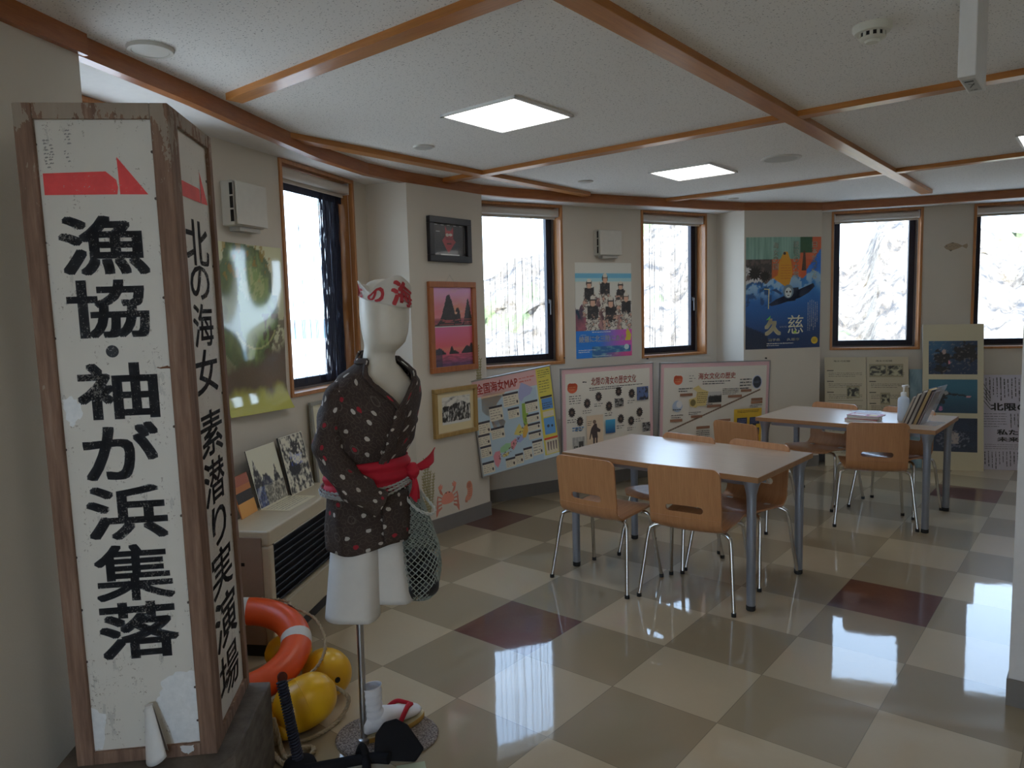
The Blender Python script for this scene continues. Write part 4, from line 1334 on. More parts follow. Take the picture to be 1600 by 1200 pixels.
# 2: history and culture board
h = 0.775
M, w = place_board((0.386, 5.751), (1.204, 6.197), 0.305, 0.307, h)
t = thing('display_board', 'pink-bordered board with black sea urchins, the middle one of the three boards', 'display board', M, 'boards under the back left windows')
s = Sheet(w, h, PINK, 0.010, (0.4, 0.4, 0.4)); pink_border(s)
BADGE = rgb(185, 82, 52, 2.5)
def badge(s, u, v):
    s.up(); s.disc(u, v, .048, BADGE, .040); s.disc(u - .02, v + .018, .026, BADGE, .024); s.disc(u + .022, v + .014, .028, BADGE, .026)
    s.up(); s.scrawl(u - .03, v - .02, u + .03, v + .018, 2, rgb(205, 140, 90, 2.5), 4, .4)
badge(s, .115 * w, .79 * h)
s.up(); RED = rgb(135, 55, 50, 2.5)
s.text('北限の海女の歴史文化', .31 * w, .80 * h, .80 * w, .885 * h, RED, .01)
s.scrawl(.29 * w, .745 * h, .87 * w, .785 * h, 2, INK, 5, .4); s.scrawl(.08 * w, .62 * h, .20 * w, .72 * h, 4, INK, 6, .3, .5); s.scrawl(.22 * w, .83 * h, .27 * w, .86 * h, 1, INK, 9, .4)
for k, (u, v) in enumerate(((.105, .54), (.265, .62), (.385, .68), (.185, .44), (.495, .57), (.60, .715), (.745, .68), (.62, .42), (.735, .385), (.83, .47))):
    s.up(); s.poly([(u * w + .036 * (1.0 if j % 2 else .72) * cos(2 * pi * j / 24), v * h + .044 * (1.0 if j % 2 else .72) * sin(2 * pi * j / 24)) for j in range(24)], (0.035, 0.025, 0.025))
    s.up(); s.disc(u * w, v * h, .012, (0.16, 0.10, 0.08)); s.scrawl(u * w - .045, v * h - .085, u * w + .040, v * h - .05, 2, INK, 20 + k, .3, .5)
def grey(x, y): return mix((0.03, 0.03, 0.03), (0.45, 0.44, 0.42), smooth(-.3, .5, fbm(x * 5, y * 6, 3.3)))
def pose(x, y):
    f = fbm(x * 6, y * 5, 1)
    b = (.15 < x < .45 and y < .62 and f > -.35) or (.52 < x < .92 and y < .80 and f > -.3)
    return (0.04, 0.04, 0.04) if b and y > .28 else mix((0.30, 0.30, 0.28), (0.62, 0.60, 0.56), .5 + .5 * f) if not b else (0.45, 0.44, 0.42)
s.up(); s.pic(.10 * w, .03 * h, .225 * w, .28 * h, pose, 26, 34); s.pic(.555 * w, .555 * h, .65 * w, .64 * h, grey, 14, 12)
s.pic(.80 * w, .60 * h, .93 * w, .745 * h, lambda x, y: mix(rgb(60, 75, 110, 2.4), rgb(30, 30, 34, 2.4), smooth(.0, .4, fbm(x * 4, y * 4, 2) + .5 * (x - y))), 20, 20)
s.pic(.45 * w, .28 * h, .555 * w, .425 * h, lambda x, y: mix(rgb(10, 50, 95, 2.5), rgb(45, 120, 150, 2.5), y), 4, 8); s.pic(.86 * w, .25 * h, .95 * w, .35 * h, grey, 14, 12)
s.rect(.25 * w, .06 * h, .425 * w, .49 * h, rgb(158, 142, 122, 2.5)); s.up()
for pts in (((.30, .36), (.33, .40), (.355, .40), (.36, .36), (.395, .33), (.39, .305), (.36, .31), (.365, .25), (.31, .25), (.30, .30), (.285, .24), (.275, .24), (.29, .33)), ((.315, .25), (.335, .25), (.33, .15), (.315, .15)), ((.345, .25), (.362, .25), (.36, .15), (.345, .15))):
    s.poly([(u * w, v * h) for u, v in pts], (0.07, 0.045, 0.045))
s.disc(.332 * w, .42 * h, .016, (0.20, 0.13, 0.10)); s.text('海女の姿', .27 * w, .075 * h, .41 * w, .115 * h, INK, .02)
s.scrawl(.26 * w, .38 * h, .30 * w, .44 * h, 3, INK, 31, .3); s.scrawl(.10 * w, .34 * h, .22 * w, .39 * h, 2, rgb(50, 90, 130, 2.4), 33, .45)
s.disc(.52 * w, .13 * h, .05, rgb(110, 135, 150, 2.5)); s.up(); s.scrawl(.47 * w, .08 * h, .57 * w, .17 * h, 4, INK, 35, .25); s.disc(.80 * w, .16 * h, .05, rgb(95, 95, 125, 2.5)); s.up(); s.disc(.80 * w, .14 * h, .035, (0.06, 0.05, 0.09))
s.build('printed_sheet', PRINT, t); board_frame(t, w, h)

# 3: culture timeline board
M, w = place_board((1.242, 6.208), (2.376, 6.760), 0.298, 0.256, h)
t = thing('display_board', 'pink-bordered board crossed by a long diagonal rope line, rightmost of the three boards', 'display board', M, 'boards under the back left windows')
s = Sheet(w, h, PINK, 0.010, (0.4, 0.4, 0.4)); pink_border(s)
badge(s, .155 * w, .80 * h)
s.up(); s.text('海女文化の歴史', .33 * w, .80 * h, .67 * w, .875 * h, RED, .01); s.scrawl(.37 * w, .735 * h, .62 * w, .785 * h, 2, INK, 3, .4); s.scrawl(.25 * w, .77 * h, .31 * w, .86 * h, 3, INK, 4, .2, 1.0)
GR = rgb(70, 62, 52, 2.5)
s.line((.08 * w, .235 * h), (.91 * w, .655 * h), .014, rgb(95, 78, 62, 2.5)); s.up()
for k in range(40):
    a = k / 40; s.disc((.08 + .83 * a) * w, (.235 + .42 * a) * h, .005, (0.06, 0.045, 0.035), n=6)
s.up(); s.disc(.875 * w, .745 * h, .058, rgb(120, 128, 150, 2.5), .062); s.up(); s.disc(.875 * w, .745 * h, .050, rgb(30, 36, 46, 2.5), .055); s.up(); s.scrawl(.835 * w, .73 * h, .915 * w, .76 * h, 2, rgb(80, 90, 110, 2.4), 5, .3)
for k, (a, b, c, d) in enumerate(((.16, .66, .28, .72), (.71, .66, .82, .80), (.55, .61, .70, .69), (.81, .44, .93, .48), (.10, .37, .20, .42), (.25, .40, .36, .44), (.37, .50, .50, .55), (.32, .13, .44, .22), (.51, .22, .62, .29))):
    s.up(); s.scrawl(a * w, b * h, c * w, d * h, 2 if d - b < .07 else 4, INK, 40 + k, .35)
BAR = rgb(104, 72, 52, 2.5)
for a, b, c in ((.17, .62, .28), (.09, .335, .195), (.27, .365, .37), (.41, .475, .54), (.60, .575, .73), (.72, .635, .82), (.82, .49, .93), (.82, .525, .93), (.32, .235, .44), (.51, .30, .63), (.51, .225, .57)): s.rect(a * w, b * h, c * w, (b + .03) * h, BAR)
s.poly([(u * w, v * h) for u, v in ((.28, .70), (.33, .735), (.36, .69), (.42, .66), (.40, .50), (.33, .50), (.31, .48), (.26, .50), (.25, .58), (.31, .60), (.32, .66))], rgb(150, 135, 88, 2.5))
s.up(); s.scrawl(.32 * w, .53 * h, .41 * w, .66 * h, 6, rgb(90, 75, 45, 2.4), 55, .4); s.disc(.285 * w, .54 * h, .03, rgb(85, 75, 42, 2.4))
s.up(); s.pic(.42 * w, .53 * h, .54 * w, .655 * h, lambda x, y: mix((0.03, 0.03, 0.03), (0.62, 0.6, 0.56), smooth(.55, .75, y + .2 * fbm(x * 6, y * 3, 2))), 20, 14)
s.disc(.15 * w, .51 * h, .055, rgb(118, 130, 145, 2.5), .05); s.up(); s.disc(.165 * w, .53 * h, .032, rgb(165, 165, 165, 2.5)); s.scrawl(.11 * w, .46 * h, .19 * w, .48 * h, 1, INK, 60, .5)
s.rect(.66 * w, .03 * h, .925 * w, .435 * h, rgb(172, 140, 32, 2.5)); s.up(); s.scrawl(.69 * w, .385 * h, .90 * w, .42 * h, 2, (0.14, 0.08, 0.02), 62, .4)
for a in (.69, .81):
    for b in (.245, .115): s.rect(a * w, b * h, (a + .095) * w, (b + .085) * h, rgb(28, 34, 60, 2.5)); s.rect((a + .03) * w, (b - .018) * h, (a + .065) * w, b * h, INK)
s.up()
for a in (.69, .81):
    for b in (.245, .115): s.scrawl((a + .012) * w, (b + .015) * h, (a + .083) * w, (b + .07) * h, 3, rgb(95, 105, 140, 2.4), 63, .25)
s.poly([(.16 * w + .10 * cos(a) * w, .06 * h + .15 * h * sin(a)) for a in [pi * k / 16 for k in range(17)]], rgb(82, 76, 62, 2.5)); s.up(); s.scrawl(.10 * w, .09 * h, .22 * w, .16 * h, 3, (0.06, 0.05, 0.04), 70, .5)
s.disc(.535 * w, .14 * h, .045, rgb(150, 158, 165, 2.5), .06); s.up(); s.scrawl(.50 * w, .10 * h, .57 * w, .19 * h, 3, (0.10, 0.12, 0.2), 71, .2, .8)
s.build('printed_sheet', PRINT, t); board_frame(t, w, h)
for (F_, s_, z_, lab) in ((F2, 0.895, 1.140, 'black thumbtack above the right end of the map board'), (F2, 1.80, 1.085, 'black thumbtack between the middle and the right board'), (P2, 0.218, 1.050, 'black thumbtack on the back pier above the right board corner')):
    bm = new_bm(); lathe(bm, [(0.006, 0.0), (0.006, 0.004), (0.004, 0.010), (0.007, 0.016), (0, 0.018)], 12, F_.M @ Matrix.Translation((s_, 0, z_)) @ Matrix.Rotation(pi / 2, 4, 'X'))
    tag(obj('thumbtack', bm, BLACK), lab, 'thumbtack')

# boards leaning on the right-hand wall
def lean_board(name, label, a, b, zt, back, paper, draw, group=None, edge=None, thick=0.008, cat='display board'):
    """lower corners a, b on the floor; the top leans back by `back` metres"""
    a = Vector((*a, 0.0)); b = Vector((*b, 0.0)); e = (b - a); w = e.length; e.normalize()
    n = e.cross(Vector((0, 0, 1))).normalized()          # towards the room
    top = -n * back + Vector((0, 0, zt)); h = top.length; up = top.normalized(); nn = e.cross(up)
    M = Matrix(((e.x, -nn.x, up.x, a.x), (e.y, -nn.y, up.y, a.y), (e.z, -nn.z, up.z, a.z), (0, 0, 0, 1)))
    s = Sheet(w, h, paper, thick, edge or (0.3, 0.28, 0.25)); draw(s, w, h)
    o = s.build(name, PRINT, None, M); return tag(o, label, cat, group)
KF = 3.3
def dive(kind):
    def fn(x, y):
        f = fbm(x * 5, y * 5, kind); g = fbm(x * 14, y * 14, kind + 3, 3)
        if kind == 1:
            c = mix(rgb(14, 28, 46, KF), rgb(24, 56, 78, KF), smooth(.9, .1, x) * smooth(.1, .9, y))
            if ((x - .28) / .17) ** 2 + ((y - .40) / .36) ** 2 + 1.3 * f + .4 * g < .9 or ((x - .78) / .26) ** 2 + ((y - .66) / .28) ** 2 + 1.5 * f + .5 * g < .9: c = mix((0.010, 0.010, 0.014), (0.035, 0.03, 0.035), max(0, g))
            if ((x - .32) / .05) ** 2 + ((y - .68) / .07) ** 2 + .8 * g < .8: c = rgb(105, 90, 85, KF)
            if ((x - .43) / .03) ** 2 + ((y - .36) / .06) ** 2 + .6 * g < .7: c = rgb(135, 85, 90, KF)
            if g > .45: c = mix(c, rgb(90, 85, 80, KF), .4)
        elif kind == 2:
            c = mix(rgb(14, 38, 52, KF), rgb(24, 62, 76, KF), smooth(0, .9, y))
            if ((x - .22) / .15) ** 2 + ((y - .50) / .24) ** 2 + 1.0 * f + .4 * g < .9 or (.25 < x < .78 and abs(y - (.60 - .20 * (x - .3) + .03 * f)) < .05 - .04 * x): c = (0.010, 0.013, 0.017)
            if ((x - .36) / .05) ** 2 + ((y - .60) / .06) ** 2 < 1: c = rgb(95, 92, 88, KF)
            if ((x - .82) / .05) ** 2 + ((y - .49) / .03) ** 2 < 1: c = rgb(130, 90, 95, KF)
            if ((x - .25) / .04) ** 2 + ((y - .12) / .08) ** 2 + .6 * g < .7: c = rgb(105, 65, 95, KF)
        else:
            c = mix(rgb(12, 20, 32, KF), rgb(20, 32, 48, KF), .5 + .5 * f)
            if ((x - .52) / .12) ** 2 + ((y - .42) / .16) ** 2 + 1.4 * g < .9: c = rgb(100, 94, 92, KF)
            elif ((x - .50) / .34) ** 2 + ((y - .36) / .28) ** 2 < 1 and g > .1: c = rgb(58, 62, 74, KF)
        return c
    return fn
def photos3(s, w, h):
    s.up()
    for k, (v0, v1) in enumerate(((.655, .885), (.39, .62), (.125, .355))): s.pic(.10 * w, v0 * h, .90 * w, v1 * h, dive(k + 1), 60, 44)
lean_board('photo_board', 'tall cream board with three dark blue diving photographs', (3.765, 6.640), (4.222, 6.470), 1.320, 0.19, rgb(95, 91, 76, 5.6), photos3, thick=0.02)
def letter(seed):
    def d(s, w, h):
        ik = (0.10, 0.09, 0.07); s.up(); s.text('海女の記録', .22 * w, .955 * h, .62 * w, .972 * h, ik, .01)
        r = random.Random(seed); v = .90
        s.rect(.08 * w, .60 * h, .92 * w, .603 * h, ik) if seed == 1 else None
        pics = {1: ((.55, .64, .82, .72), (.6, .30, .85, .38)), 2: ((.08, .83, .46, .92), (.50, .83, .86, .92), (.34, .58, .54, .66), (.3, .22, .6, .32))}[seed]
        for k in range(8):
            v0 = .86 - k * .10
            s.scrawl(.10 * w, v0 * h - .045 * h, .90 * w, v0 * h, 3, ik, seed * 10 + k, .3)
            s.rect(.06 * w, (v0 + .012) * h, .22 * w, (v0 + .02) * h, (0.05, 0.045, 0.035))
        s.up()
        for a, b, c, e in pics: s.rect((a - .02) * w, (b - .015) * h, (c + .02) * w, (e + .015) * h, rgb(92, 86, 68, KF))
        s.up()
        for a, b, c, e in pics: s.pic(a * w, b * h, c * w, e * h, lambda x, y: mix((0.03, 0.03, 0.025), rgb(72, 70, 56, 8), smooth(-.2, .5, fbm(x * 4, y * 4, seed + a))), 14, 10)
    return d
PAP = rgb(92, 87, 73, 5.2)
lean_board('text_panel', 'cream printed panel on the floor at the corner of the back pier', (2.965, 6.865), (3.318, 6.765), 1.025, 0.175, PAP, letter(1), thick=0.004)
lean_board('text_panel', 'cream printed panel with two small pictures side by side near its top', (3.322, 6.764), (3.665, 6.667), 1.025, 0.175, PAP, letter(2), thick=0.004)
def calli(s, w, h):
    ik = (0.018, 0.018, 0.02)
    s.up(); s.text('北限の海女', .13 * w, .62 * h, .90 * w, .705 * h, ik, .03)
    s.text('私たちも応援', .20 * w, .365 * h, .98 * w, .425 * h, ik, .03); s.text('未来の海女へ', .20 * w, .295 * h, .98 * w, .345 * h, ik, .03)
    s.vscrawl(.02 * w, .72 * h, .98 * w, .98 * h, 22, (0.07, 0.07, 0.075), 4, .26); s.vscrawl(.35 * w, .44 * h, .98 * w, .60 * h, 15, (0.08, 0.08, 0.085), 5, .24)
    s.scrawl(.03 * w, .44 * h, .32 * w, .60 * h, 6, (0.10, 0.10, 0.11), 6, .2); s.vscrawl(.03 * w, .02 * h, .98 * w, .20 * h, 22, (0.08, 0.08, 0.09), 7, .24); s.scrawl(.05 * w, .21 * h, .95 * w, .275 * h, 3, (0.12, 0.12, 0.13), 8, .2)
    for k in range(5): s.line((.01 * w, (.97 - .05 * k) * h), (.13 * w, (.80 - .04 * k) * h), .006, (0.10, 0.10, 0.11))
lean_board('calligraphy_board', 'white board covered with handwritten brush lettering beside the partition', (4.255, 6.560), (4.900, 6.375), 0.850, 0.150, rgb(88, 86, 92, 6.0), calli, thick=0.006)
def blue(s, w, h):
    s.up(); s.pic(0, 0, w, h, lambda x, y: mix(rgb(58, 78, 86, KF), rgb(86, 104, 110, KF), smooth(-.3, .4, fbm(x * 3 + y * 4, y * 2, 4))), 16, 24)
lean_board('blue_panel', 'pale blue panel standing between the printed panel and the tall photo board', (3.690, 6.700), (3.900, 6.641), 0.905, 0.155, rgb(70, 90, 98, 5), blue, thick=0.004)
bm = new_bm(); box(bm, 0, 0.034, -0.0012, -0.0002, 0, 0.115)
tag(obj('paper_slip', bm, plain('yellow_paper', (0.42, 0.38, 0.10), 0.7), M=on(F3, 0.742, 0.865, 0)), 'narrow yellow paper slip on the wall above the pale blue panel', 'paper')
# ---------------------------------------------------------------- the four-sided wooden sign and its pedestal
M_SIGN = Matrix.Translation((-0.871, 1.987, 0.300)) @ Matrix.Rotation(0.118, 4, 'Z') @ Matrix.Rotation(0.010, 4, 'X') @ Matrix.Rotation(-0.005, 4, 'Y')
SW, SD, SH = 0.379, 0.397, 1.802
m = Node('weathered_brown_wood')
v = m.coord('Object', (40, 40, 3.0)); f = m.noise(v, 1.2, 6, 0.65)
c = m.ramp(f, (0.30, (0.12, 0.065, 0.042)), (0.55, (0.235, 0.14, 0.095)), (0.72, (0.32, 0.22, 0.165)))
v2 = m.coord('Object', (14, 14, 5)); wear = m.noise(v2, 1.6, 5, 0.7)
sx = m.n('ShaderNodeSeparateXYZ'); m.l(m.coord('Object'), sx.inputs[0])
hi = m.n('ShaderNodeMapRange'); hi.inputs['From Min'].default_value = 1.45; hi.inputs['From Max'].default_value = 1.82; hi.inputs['To Min'].default_value = 0.0; hi.inputs['To Max'].default_value = 0.24
m.l(sx.outputs['Z'], hi.inputs['Value'])
wf = m.math('GREATER_THAN', m.math('ADD', wear, hi.outputs[0]), 0.70)
c = m.mix(m.math('MULTIPLY', wf, 0.75), c, (0.36, 0.31, 0.25))
m.set(Base_Color=c, Roughness=0.75); m.bump(f, 0.0015, 0.6); OLDWOOD = m.m
m = Node('painted_metal_sheet')
v = m.coord(); f = m.noise(v, 6, 5, 0.6); g = m.noise(v, 130, 3, 0.6); sc_ = m.noise(m.coord('Object', (9, 9, 3)), 3.0, 6, 0.7)
c = m.mix(f, (0.60, 0.575, 0.52), (0.70, 0.675, 0.615))
spk = m.math('MULTIPLY', m.math('GREATER_THAN', g, 0.63), m.math('GREATER_THAN', sc_, 0.53))
c = m.mix(m.math('MULTIPLY', spk, 0.55), c, (0.14, 0.10, 0.07))
gs = m.math('GREATER_THAN', sc_, 0.635); c = m.mix(m.math('MULTIPLY', gs, 0.35), c, (0.30, 0.30, 0.29))
m.set(Base_Color=c, Roughness=0.42); m.bump(f, 0.004, 0.3); SHEETM = m.m
m = Node('bare_zinc'); v = m.coord(); f = m.noise(v, 60, 4, 0.6); c = m.mix(f, (0.62, 0.64, 0.65), (0.86, 0.87, 0.87))
m.set(Base_Color=c, Roughness=0.42, Metallic=0.15); m.bump(f, 0.001, 0.5); ZINC = m.m
def worn_paint(name, col, thr, sc):
    """brushed sign paint, worn through to the pale sheet in flecks"""
    m = Node(name); v = m.coord('Object', (1, 1, 1)); f = m.noise(v, sc, 4, 0.75); g = m.noise(v, 9, 4, 0.6)
    k = m.math('GREATER_THAN', m.math('ADD', m.math('MULTIPLY', f, 0.62), m.math('MULTIPLY', g, 0.38)), thr)
    h = m.noise(v, 18, 3); base = m.mix(h, col, tuple(min(1, x * 1.9 + .012) for x in col))
    m.set(Base_Color=m.mix(k, base, (0.46, 0.45, 0.42)), Roughness=0.6); return m.m
BLKPAINT = worn_paint('worn_black_paint', (0.012, 0.013, 0.018), 0.585, 210)
REDPAINT = worn_paint('worn_red_paint', (0.60, 0.045, 0.045), 0.63, 150)

sign = thing('sign_column', 'tall four-sided wooden sign column with white metal faces and black Japanese lettering', 'sign', M_SIGN)
def posts():
    pw = 0.046
    out = []
    for (x0, x1, y0, y1) in ((-SW, -SW + pw, 0, .07), (-pw, 0, 0, .075), (-SW, -SW + pw, SD - .07, SD), (-pw, 0, SD - .03, SD)):
        bm = new_bm(); box(bm, x0, x1, y0, y1, 0, SH); obj('post', bm, OLDWOOD, sign, bevel=0.003)
posts()
for nm, z0, z1 in (('bottom_rail', 0.0, 0.036), ('top_rail', SH - 0.040, SH)):
    bm = new_bm()
    box(bm, -SW + .046, -.046, 0.001, .030, z0, z1); box(bm, -SW + .046, -.046, SD - .030, SD - .001, z0, z1)
    box(bm, -.030, -.001, .075, SD - .03, z0, z1); box(bm, -SW + .001, -SW + .030, .07, SD - .07, z0, z1)
    obj(nm, bm, OLDWOOD, sign, bevel=0.002)
bm = new_bm(); box(bm, -SW + .02, -.02, .02, SD - .02, SH - .012, SH - .004); obj('lid', bm, OLDWOOD, sign)
# painted sheets (front and right), plus the hidden two
bm = new_bm(); box(bm, -SW + .040, -.040, .012, .015, .030, SH - .034); fp = obj('front_sheet', bm, SHEETM, sign)
bm = new_bm(); box(bm, -.015, -.012, .070, SD - .024, .030, SH - .034); sp = obj('side_sheet', bm, SHEETM, sign)
bm = new_bm(); box(bm, -SW + .012, -SW + .015, .06, SD - .06, .030, SH - .034); obj('left_sheet', bm, SHEETM, sign)
bm = new_bm(); box(bm, -SW + .04, -.04, SD - .015, SD - .012, .030, SH - .034); obj('rear_sheet', bm, SHEETM, sign)
def lettering(name, parent, items, mat, place):
    V, F = [], []
    for ch, a0, a1, z0, z1, bold in items:
        vs, fs = glyphs(ch, bold); i = len(V)
        V += [place(a0 + (a1 - a0) * x, z0 + (z1 - z0) * y) for x, y in vs]; F += [tuple(i + k for k in f) for f in fs]
    me = bpy.data.meshes.new(name); me.from_pydata(V, [], F); me.materials.append(mat)
    o = bpy.data.objects.new(name, me); COL.objects.link(o); o.parent = parent; return o
FR = [('漁', -.302, -.078, 1.363, 1.518), ('協', -.296, -.090, 1.197, 1.351), ('袖', -.291, -.083, .977, 1.130),
      ('が', -.290, -.093, .810, .968), ('浜', -.296, -.086, .642, .794), ('集', -.290, -.082, .467, .628), ('落', -.292, -.081, .299, .463)]
o = lettering('front_lettering', fp, [(c, a, b, d, e, .017 if c == '集' else .024) for c, a, b, d, e in FR], BLKPAINT, lambda u, z: (u, 0.0112, z))
bm = new_bm(); bmesh.ops.create_circle(bm, cap_ends=True, segments=24, radius=.0165, matrix=Matrix.Translation((-.1925, .0112, 1.161)) @ Matrix.Rotation(pi / 2, 4, 'X')); obj('front_dot', bm, BLKPAINT, fp)
SDL = [('北', .107, .327, 1.394, 1.526), ('の', .120, .310, 1.295, 1.395), ('海', .119, .317, 1.156, 1.283), ('女', .104, .329, 1.016, 1.148), ('素', .106, .333, .830, .966),
       ('潜', .103, .320, .682, .816), ('り', .150, .305, .550, .672), ('実', .112, .332, .399, .539), ('演', .105, .340, .231, .388), ('場', .110, .326, .073, .212)]
lettering('side_lettering', sp, [(c, a, b, d, e, .013) for c, a, b, d, e in SDL], BLKPAINT, lambda u, z: (-0.0112, u, z))
def flat_poly(name, parent, polys, mat, place):
    bm = new_bm()
    for pts in polys: bm.faces.new([bm.verts.new(place(*p)) for p in pts])
    o = obj(name, bm, mat, parent); return o
flat_poly('front_arrow', fp, [[(-.324, 1.572), (-.145, 1.572), (-.142, 1.590), (-.145, 1.609), (-.170, 1.631), (-.324, 1.627)], [(-.138, 1.572), (-.068, 1.571), (-.140, 1.668)]], REDPAINT, lambda u, z: (u, .0110, z))
flat_poly('side_arrow', sp, [[(.089, 1.581), (.278, 1.584), (.276, 1.622), (.262, 1.625), (.089, 1.624)], [(.284, 1.584), (.351, 1.587), (.284, 1.677)]], REDPAINT, lambda u, z: (-.0110, u, z))
def ragged(pts, amp, seed, n=4):
    r = random.Random(seed); out = []
    for i in range(len(pts)):
        a, b = pts[i], pts[(i + 1) % len(pts)]
        for k in range(n):
            t = k / n; out.append((a[0] + (b[0] - a[0]) * t + amp * (r.random() - .5), a[1] + (b[1] - a[1]) * t + amp * (r.random() - .5)))
    return out
flat_poly('bare_patch', fp, [ragged([(-.098, .250), (-.043, .249), (-.041, .036), (-.118, .040), (-.158, .166), (-.140, .205), (-.142, .222)], .007, 3), ragged([(-.338, .165), (-.298, .142), (-.296, .110), (-.314, .041), (-.338, .036)], .008, 5),
                              ragged([(-.328, 1.040), (-.300, 1.046), (-.285, 1.020), (-.286, .985), (-.310, .965), (-.325, .985)], .010, 7)], ZINC, lambda u, z: (u, .0108, z))
bm = new_bm()
for u, z in ((-.335, 1.70), (-.335, 1.45), (-.334, 1.20), (-.334, .90), (-.334, .60), (-.333, .45), (-.333, .30), (-.05, 1.68), (-.05, 1.56), (-.05, 1.30), (-.05, .95), (-.05, .70), (-.05, .45), (-.05, .20), (-.05, .10)):
    lathe(bm, [(.0040, 0), (.0036, .0018), (0, .0024)], 10, Matrix.Translation((u, .012, z)) @ Matrix.Rotation(pi / 2, 4, 'X'))
for u, z in ((.095, 1.70), (.355, 1.66), (.36, 1.40), (.36, 1.0), (.36, .6), (.095, .9), (.36, .2), (.095, .3)):
    lathe(bm, [(.0040, 0), (.0036, .0018), (0, .0024)], 10, Matrix.Translation((-.012, u, z)) @ Matrix.Rotation(pi / 2, 4, 'Y'))
obj('nail_heads', bm, plain('rusty_nail', (0.10, 0.08, 0.07), 0.6, 0.5), sign)
# curled flap of peeled sheet: rolls up from its lower left edge
def flap(u, v):
    # a cone-shaped roll: narrow at the top, wide and ragged at the bottom
    ax = Vector((-.170, -.004, .170)).lerp(Vector((-.152, -.020, .030)), v)
    r_ = .011 + .019 * v; a = -.6 - u * 5.4; q = r_ * (1 - .16 * u)
    tip = .020 * max(0, cos(a + 1.9)) * v ** 4
    return ax + Vector((q * cos(a) * 1.15, q * .75 * sin(a) - .006, .22 * q * cos(a) - tip))
bm = new_bm(); grid_surface(bm, flap, 26, 14)
fl = obj('peeled_flap', bm, plain('peeled_paint_back', (0.66, 0.66, 0.65), 0.5), fp, smooth_=True)
sm = fl.modifiers.new('t', 'SOLIDIFY'); sm.thickness = .0012
flat_poly('torn_scrap', fp, [ragged([(-.100, .034), (-.062, .034), (-.064, .016), (-.078, .008), (-.096, .018)], .004, 9)], plain('torn_scrap_paint', (0.62, 0.62, 0.62), 0.5), lambda u, z: (u, -.0012, z))

# rust along the sheet edges and faded pencil strokes near the top
RUST = plain('rust', (0.17, 0.075, 0.035), 0.85, var=.4, scale=120)
r = random.Random(12); pl = []
for u, sg in ((-.0405, -1), (-.3385, 1)):
    z = .04
    while z < 1.75:
        l = .012 + .05 * r.random(); wd = .001 + .0035 * r.random() * (2.0 if .93 < z < 1.12 else 1)
        pl.append([(u, z), (u + sg * wd, z + l * .3), (u + sg * wd * .7, z + l * .7), (u, z + l)][::sg]); z += l + .03 * r.random()
pl.append(ragged([(-.0405, 1.115), (-.062, 1.117), (-.085, 1.112), (-.0405, 1.107)], .004, 4))
flat_poly('rust_edge', fp, pl, RUST, lambda u, z: (u, .0114, z))
pl = []
for u0, z0, z1 in ((-.318, 1.640, 1.715), (-.306, 1.650, 1.700), (-.268, 1.655, 1.685), (-.264, 1.700, 1.735)):
    z = z0
    while z < z1:
        for k in range(2):
            x = u0 + .010 * r.random(); pl.append([(x, z), (x + .002 + .008 * r.random(), z + .002), (x + .004, z + .005), (x, z + .003)])
        z += .006 + .004 * r.random()
flat_poly('faded_strokes', fp, pl, plain('faded_grey_stroke', (0.30, 0.29, 0.28), 0.8), lambda u, z: (u, .0113, z))

# pedestal: dark grey-brown block, wider than the sign on its right
m = Node('weathered_grey_block'); v = m.coord('Object', (6, 6, 14)); f = m.noise(v, 2.2, 6, 0.65)
m.set(Base_Color=m.ramp(f, (0.3, (0.075, 0.062, 0.05)), (0.7, (0.17, 0.145, 0.12))), Roughness=0.8); m.bump(f, 0.003, 0.5)
bm = new_bm(); prism(bm, [(-0.820, 1.985), (-0.853, 2.400), (-1.352, 2.385), (-1.300, 1.890), (-0.85, 1.905)], 0.0, 0.300, axis='z')
tag(obj('pedestal', bm, m.m, bevel=0.006), 'dark weathered block under the tall sign column', 'pedestal')

# ---------------------------------------------------------------- heater with its photographs
HM = Matrix.Translation((-1.104, 3.182, 0)) @ Matrix.Rotation(rad(81.4), 4, 'Z')
HL, HD, HH = 0.950, 0.250, 0.592
ht = thing('fan_heater', 'cream floor-standing fan heater with a black louvred grille against the left wall', 'heater', HM)
CREAMM = plain('cream_enamel', (0.55, 0.485, 0.355), 0.38)
BROWNP = plain('brown_side_panel', (0.30, 0.215, 0.165), 0.45)
bm = new_bm()
box(bm, 0.006, HL - .006, 0.0, HD, 0.060, 0.215); box(bm, 0.006, HL - .006, 0.0, HD, 0.520, HH)     # lower front, upper part
box(bm, 0.006, 0.052, 0.0, HD, 0.215, 0.520); box(bm, HL - .052, HL - .006, 0.0, HD, 0.215, 0.520); box(bm, .05, HL - .05, .06, HD, .21, .525)
obj('body', bm, CREAMM, ht, bevel=0.010, seg=3)
for x0 in (0.0, HL - .0075):
    bm = new_bm(); box(bm, x0, x0 + .0075, 0.035, HD - .004, 0.062, HH - .030); obj('side_panel', bm, BROWNP, ht, bevel=0.003)
bm = new_bm(); box(bm, 0.02, HL - .02, 0.018, HD - .01, 0.0, 0.062); obj('plinth', bm, BLACK, ht)
bm = new_bm(); box(bm, .052, HL - .052, 0.035, 0.058, .215, .520); gr = obj('grille', bm, BLACK, ht)
for k in range(9):
    z = .232 + k * .0335
    bm = new_bm(); box(bm, .050, HL - .050, -0.014, 0.014, -0.002, 0.002, Matrix.Translation((0, .026, z)) @ Matrix.Rotation(rad(-32), 4, 'X')); obj('louvre', bm, BLACK, gr)
bm = new_bm(); box(bm, .052, HL - .052, -.001, .004, .519, .524); box(bm, .052, HL - .052, -.001, .004, .211, .216)
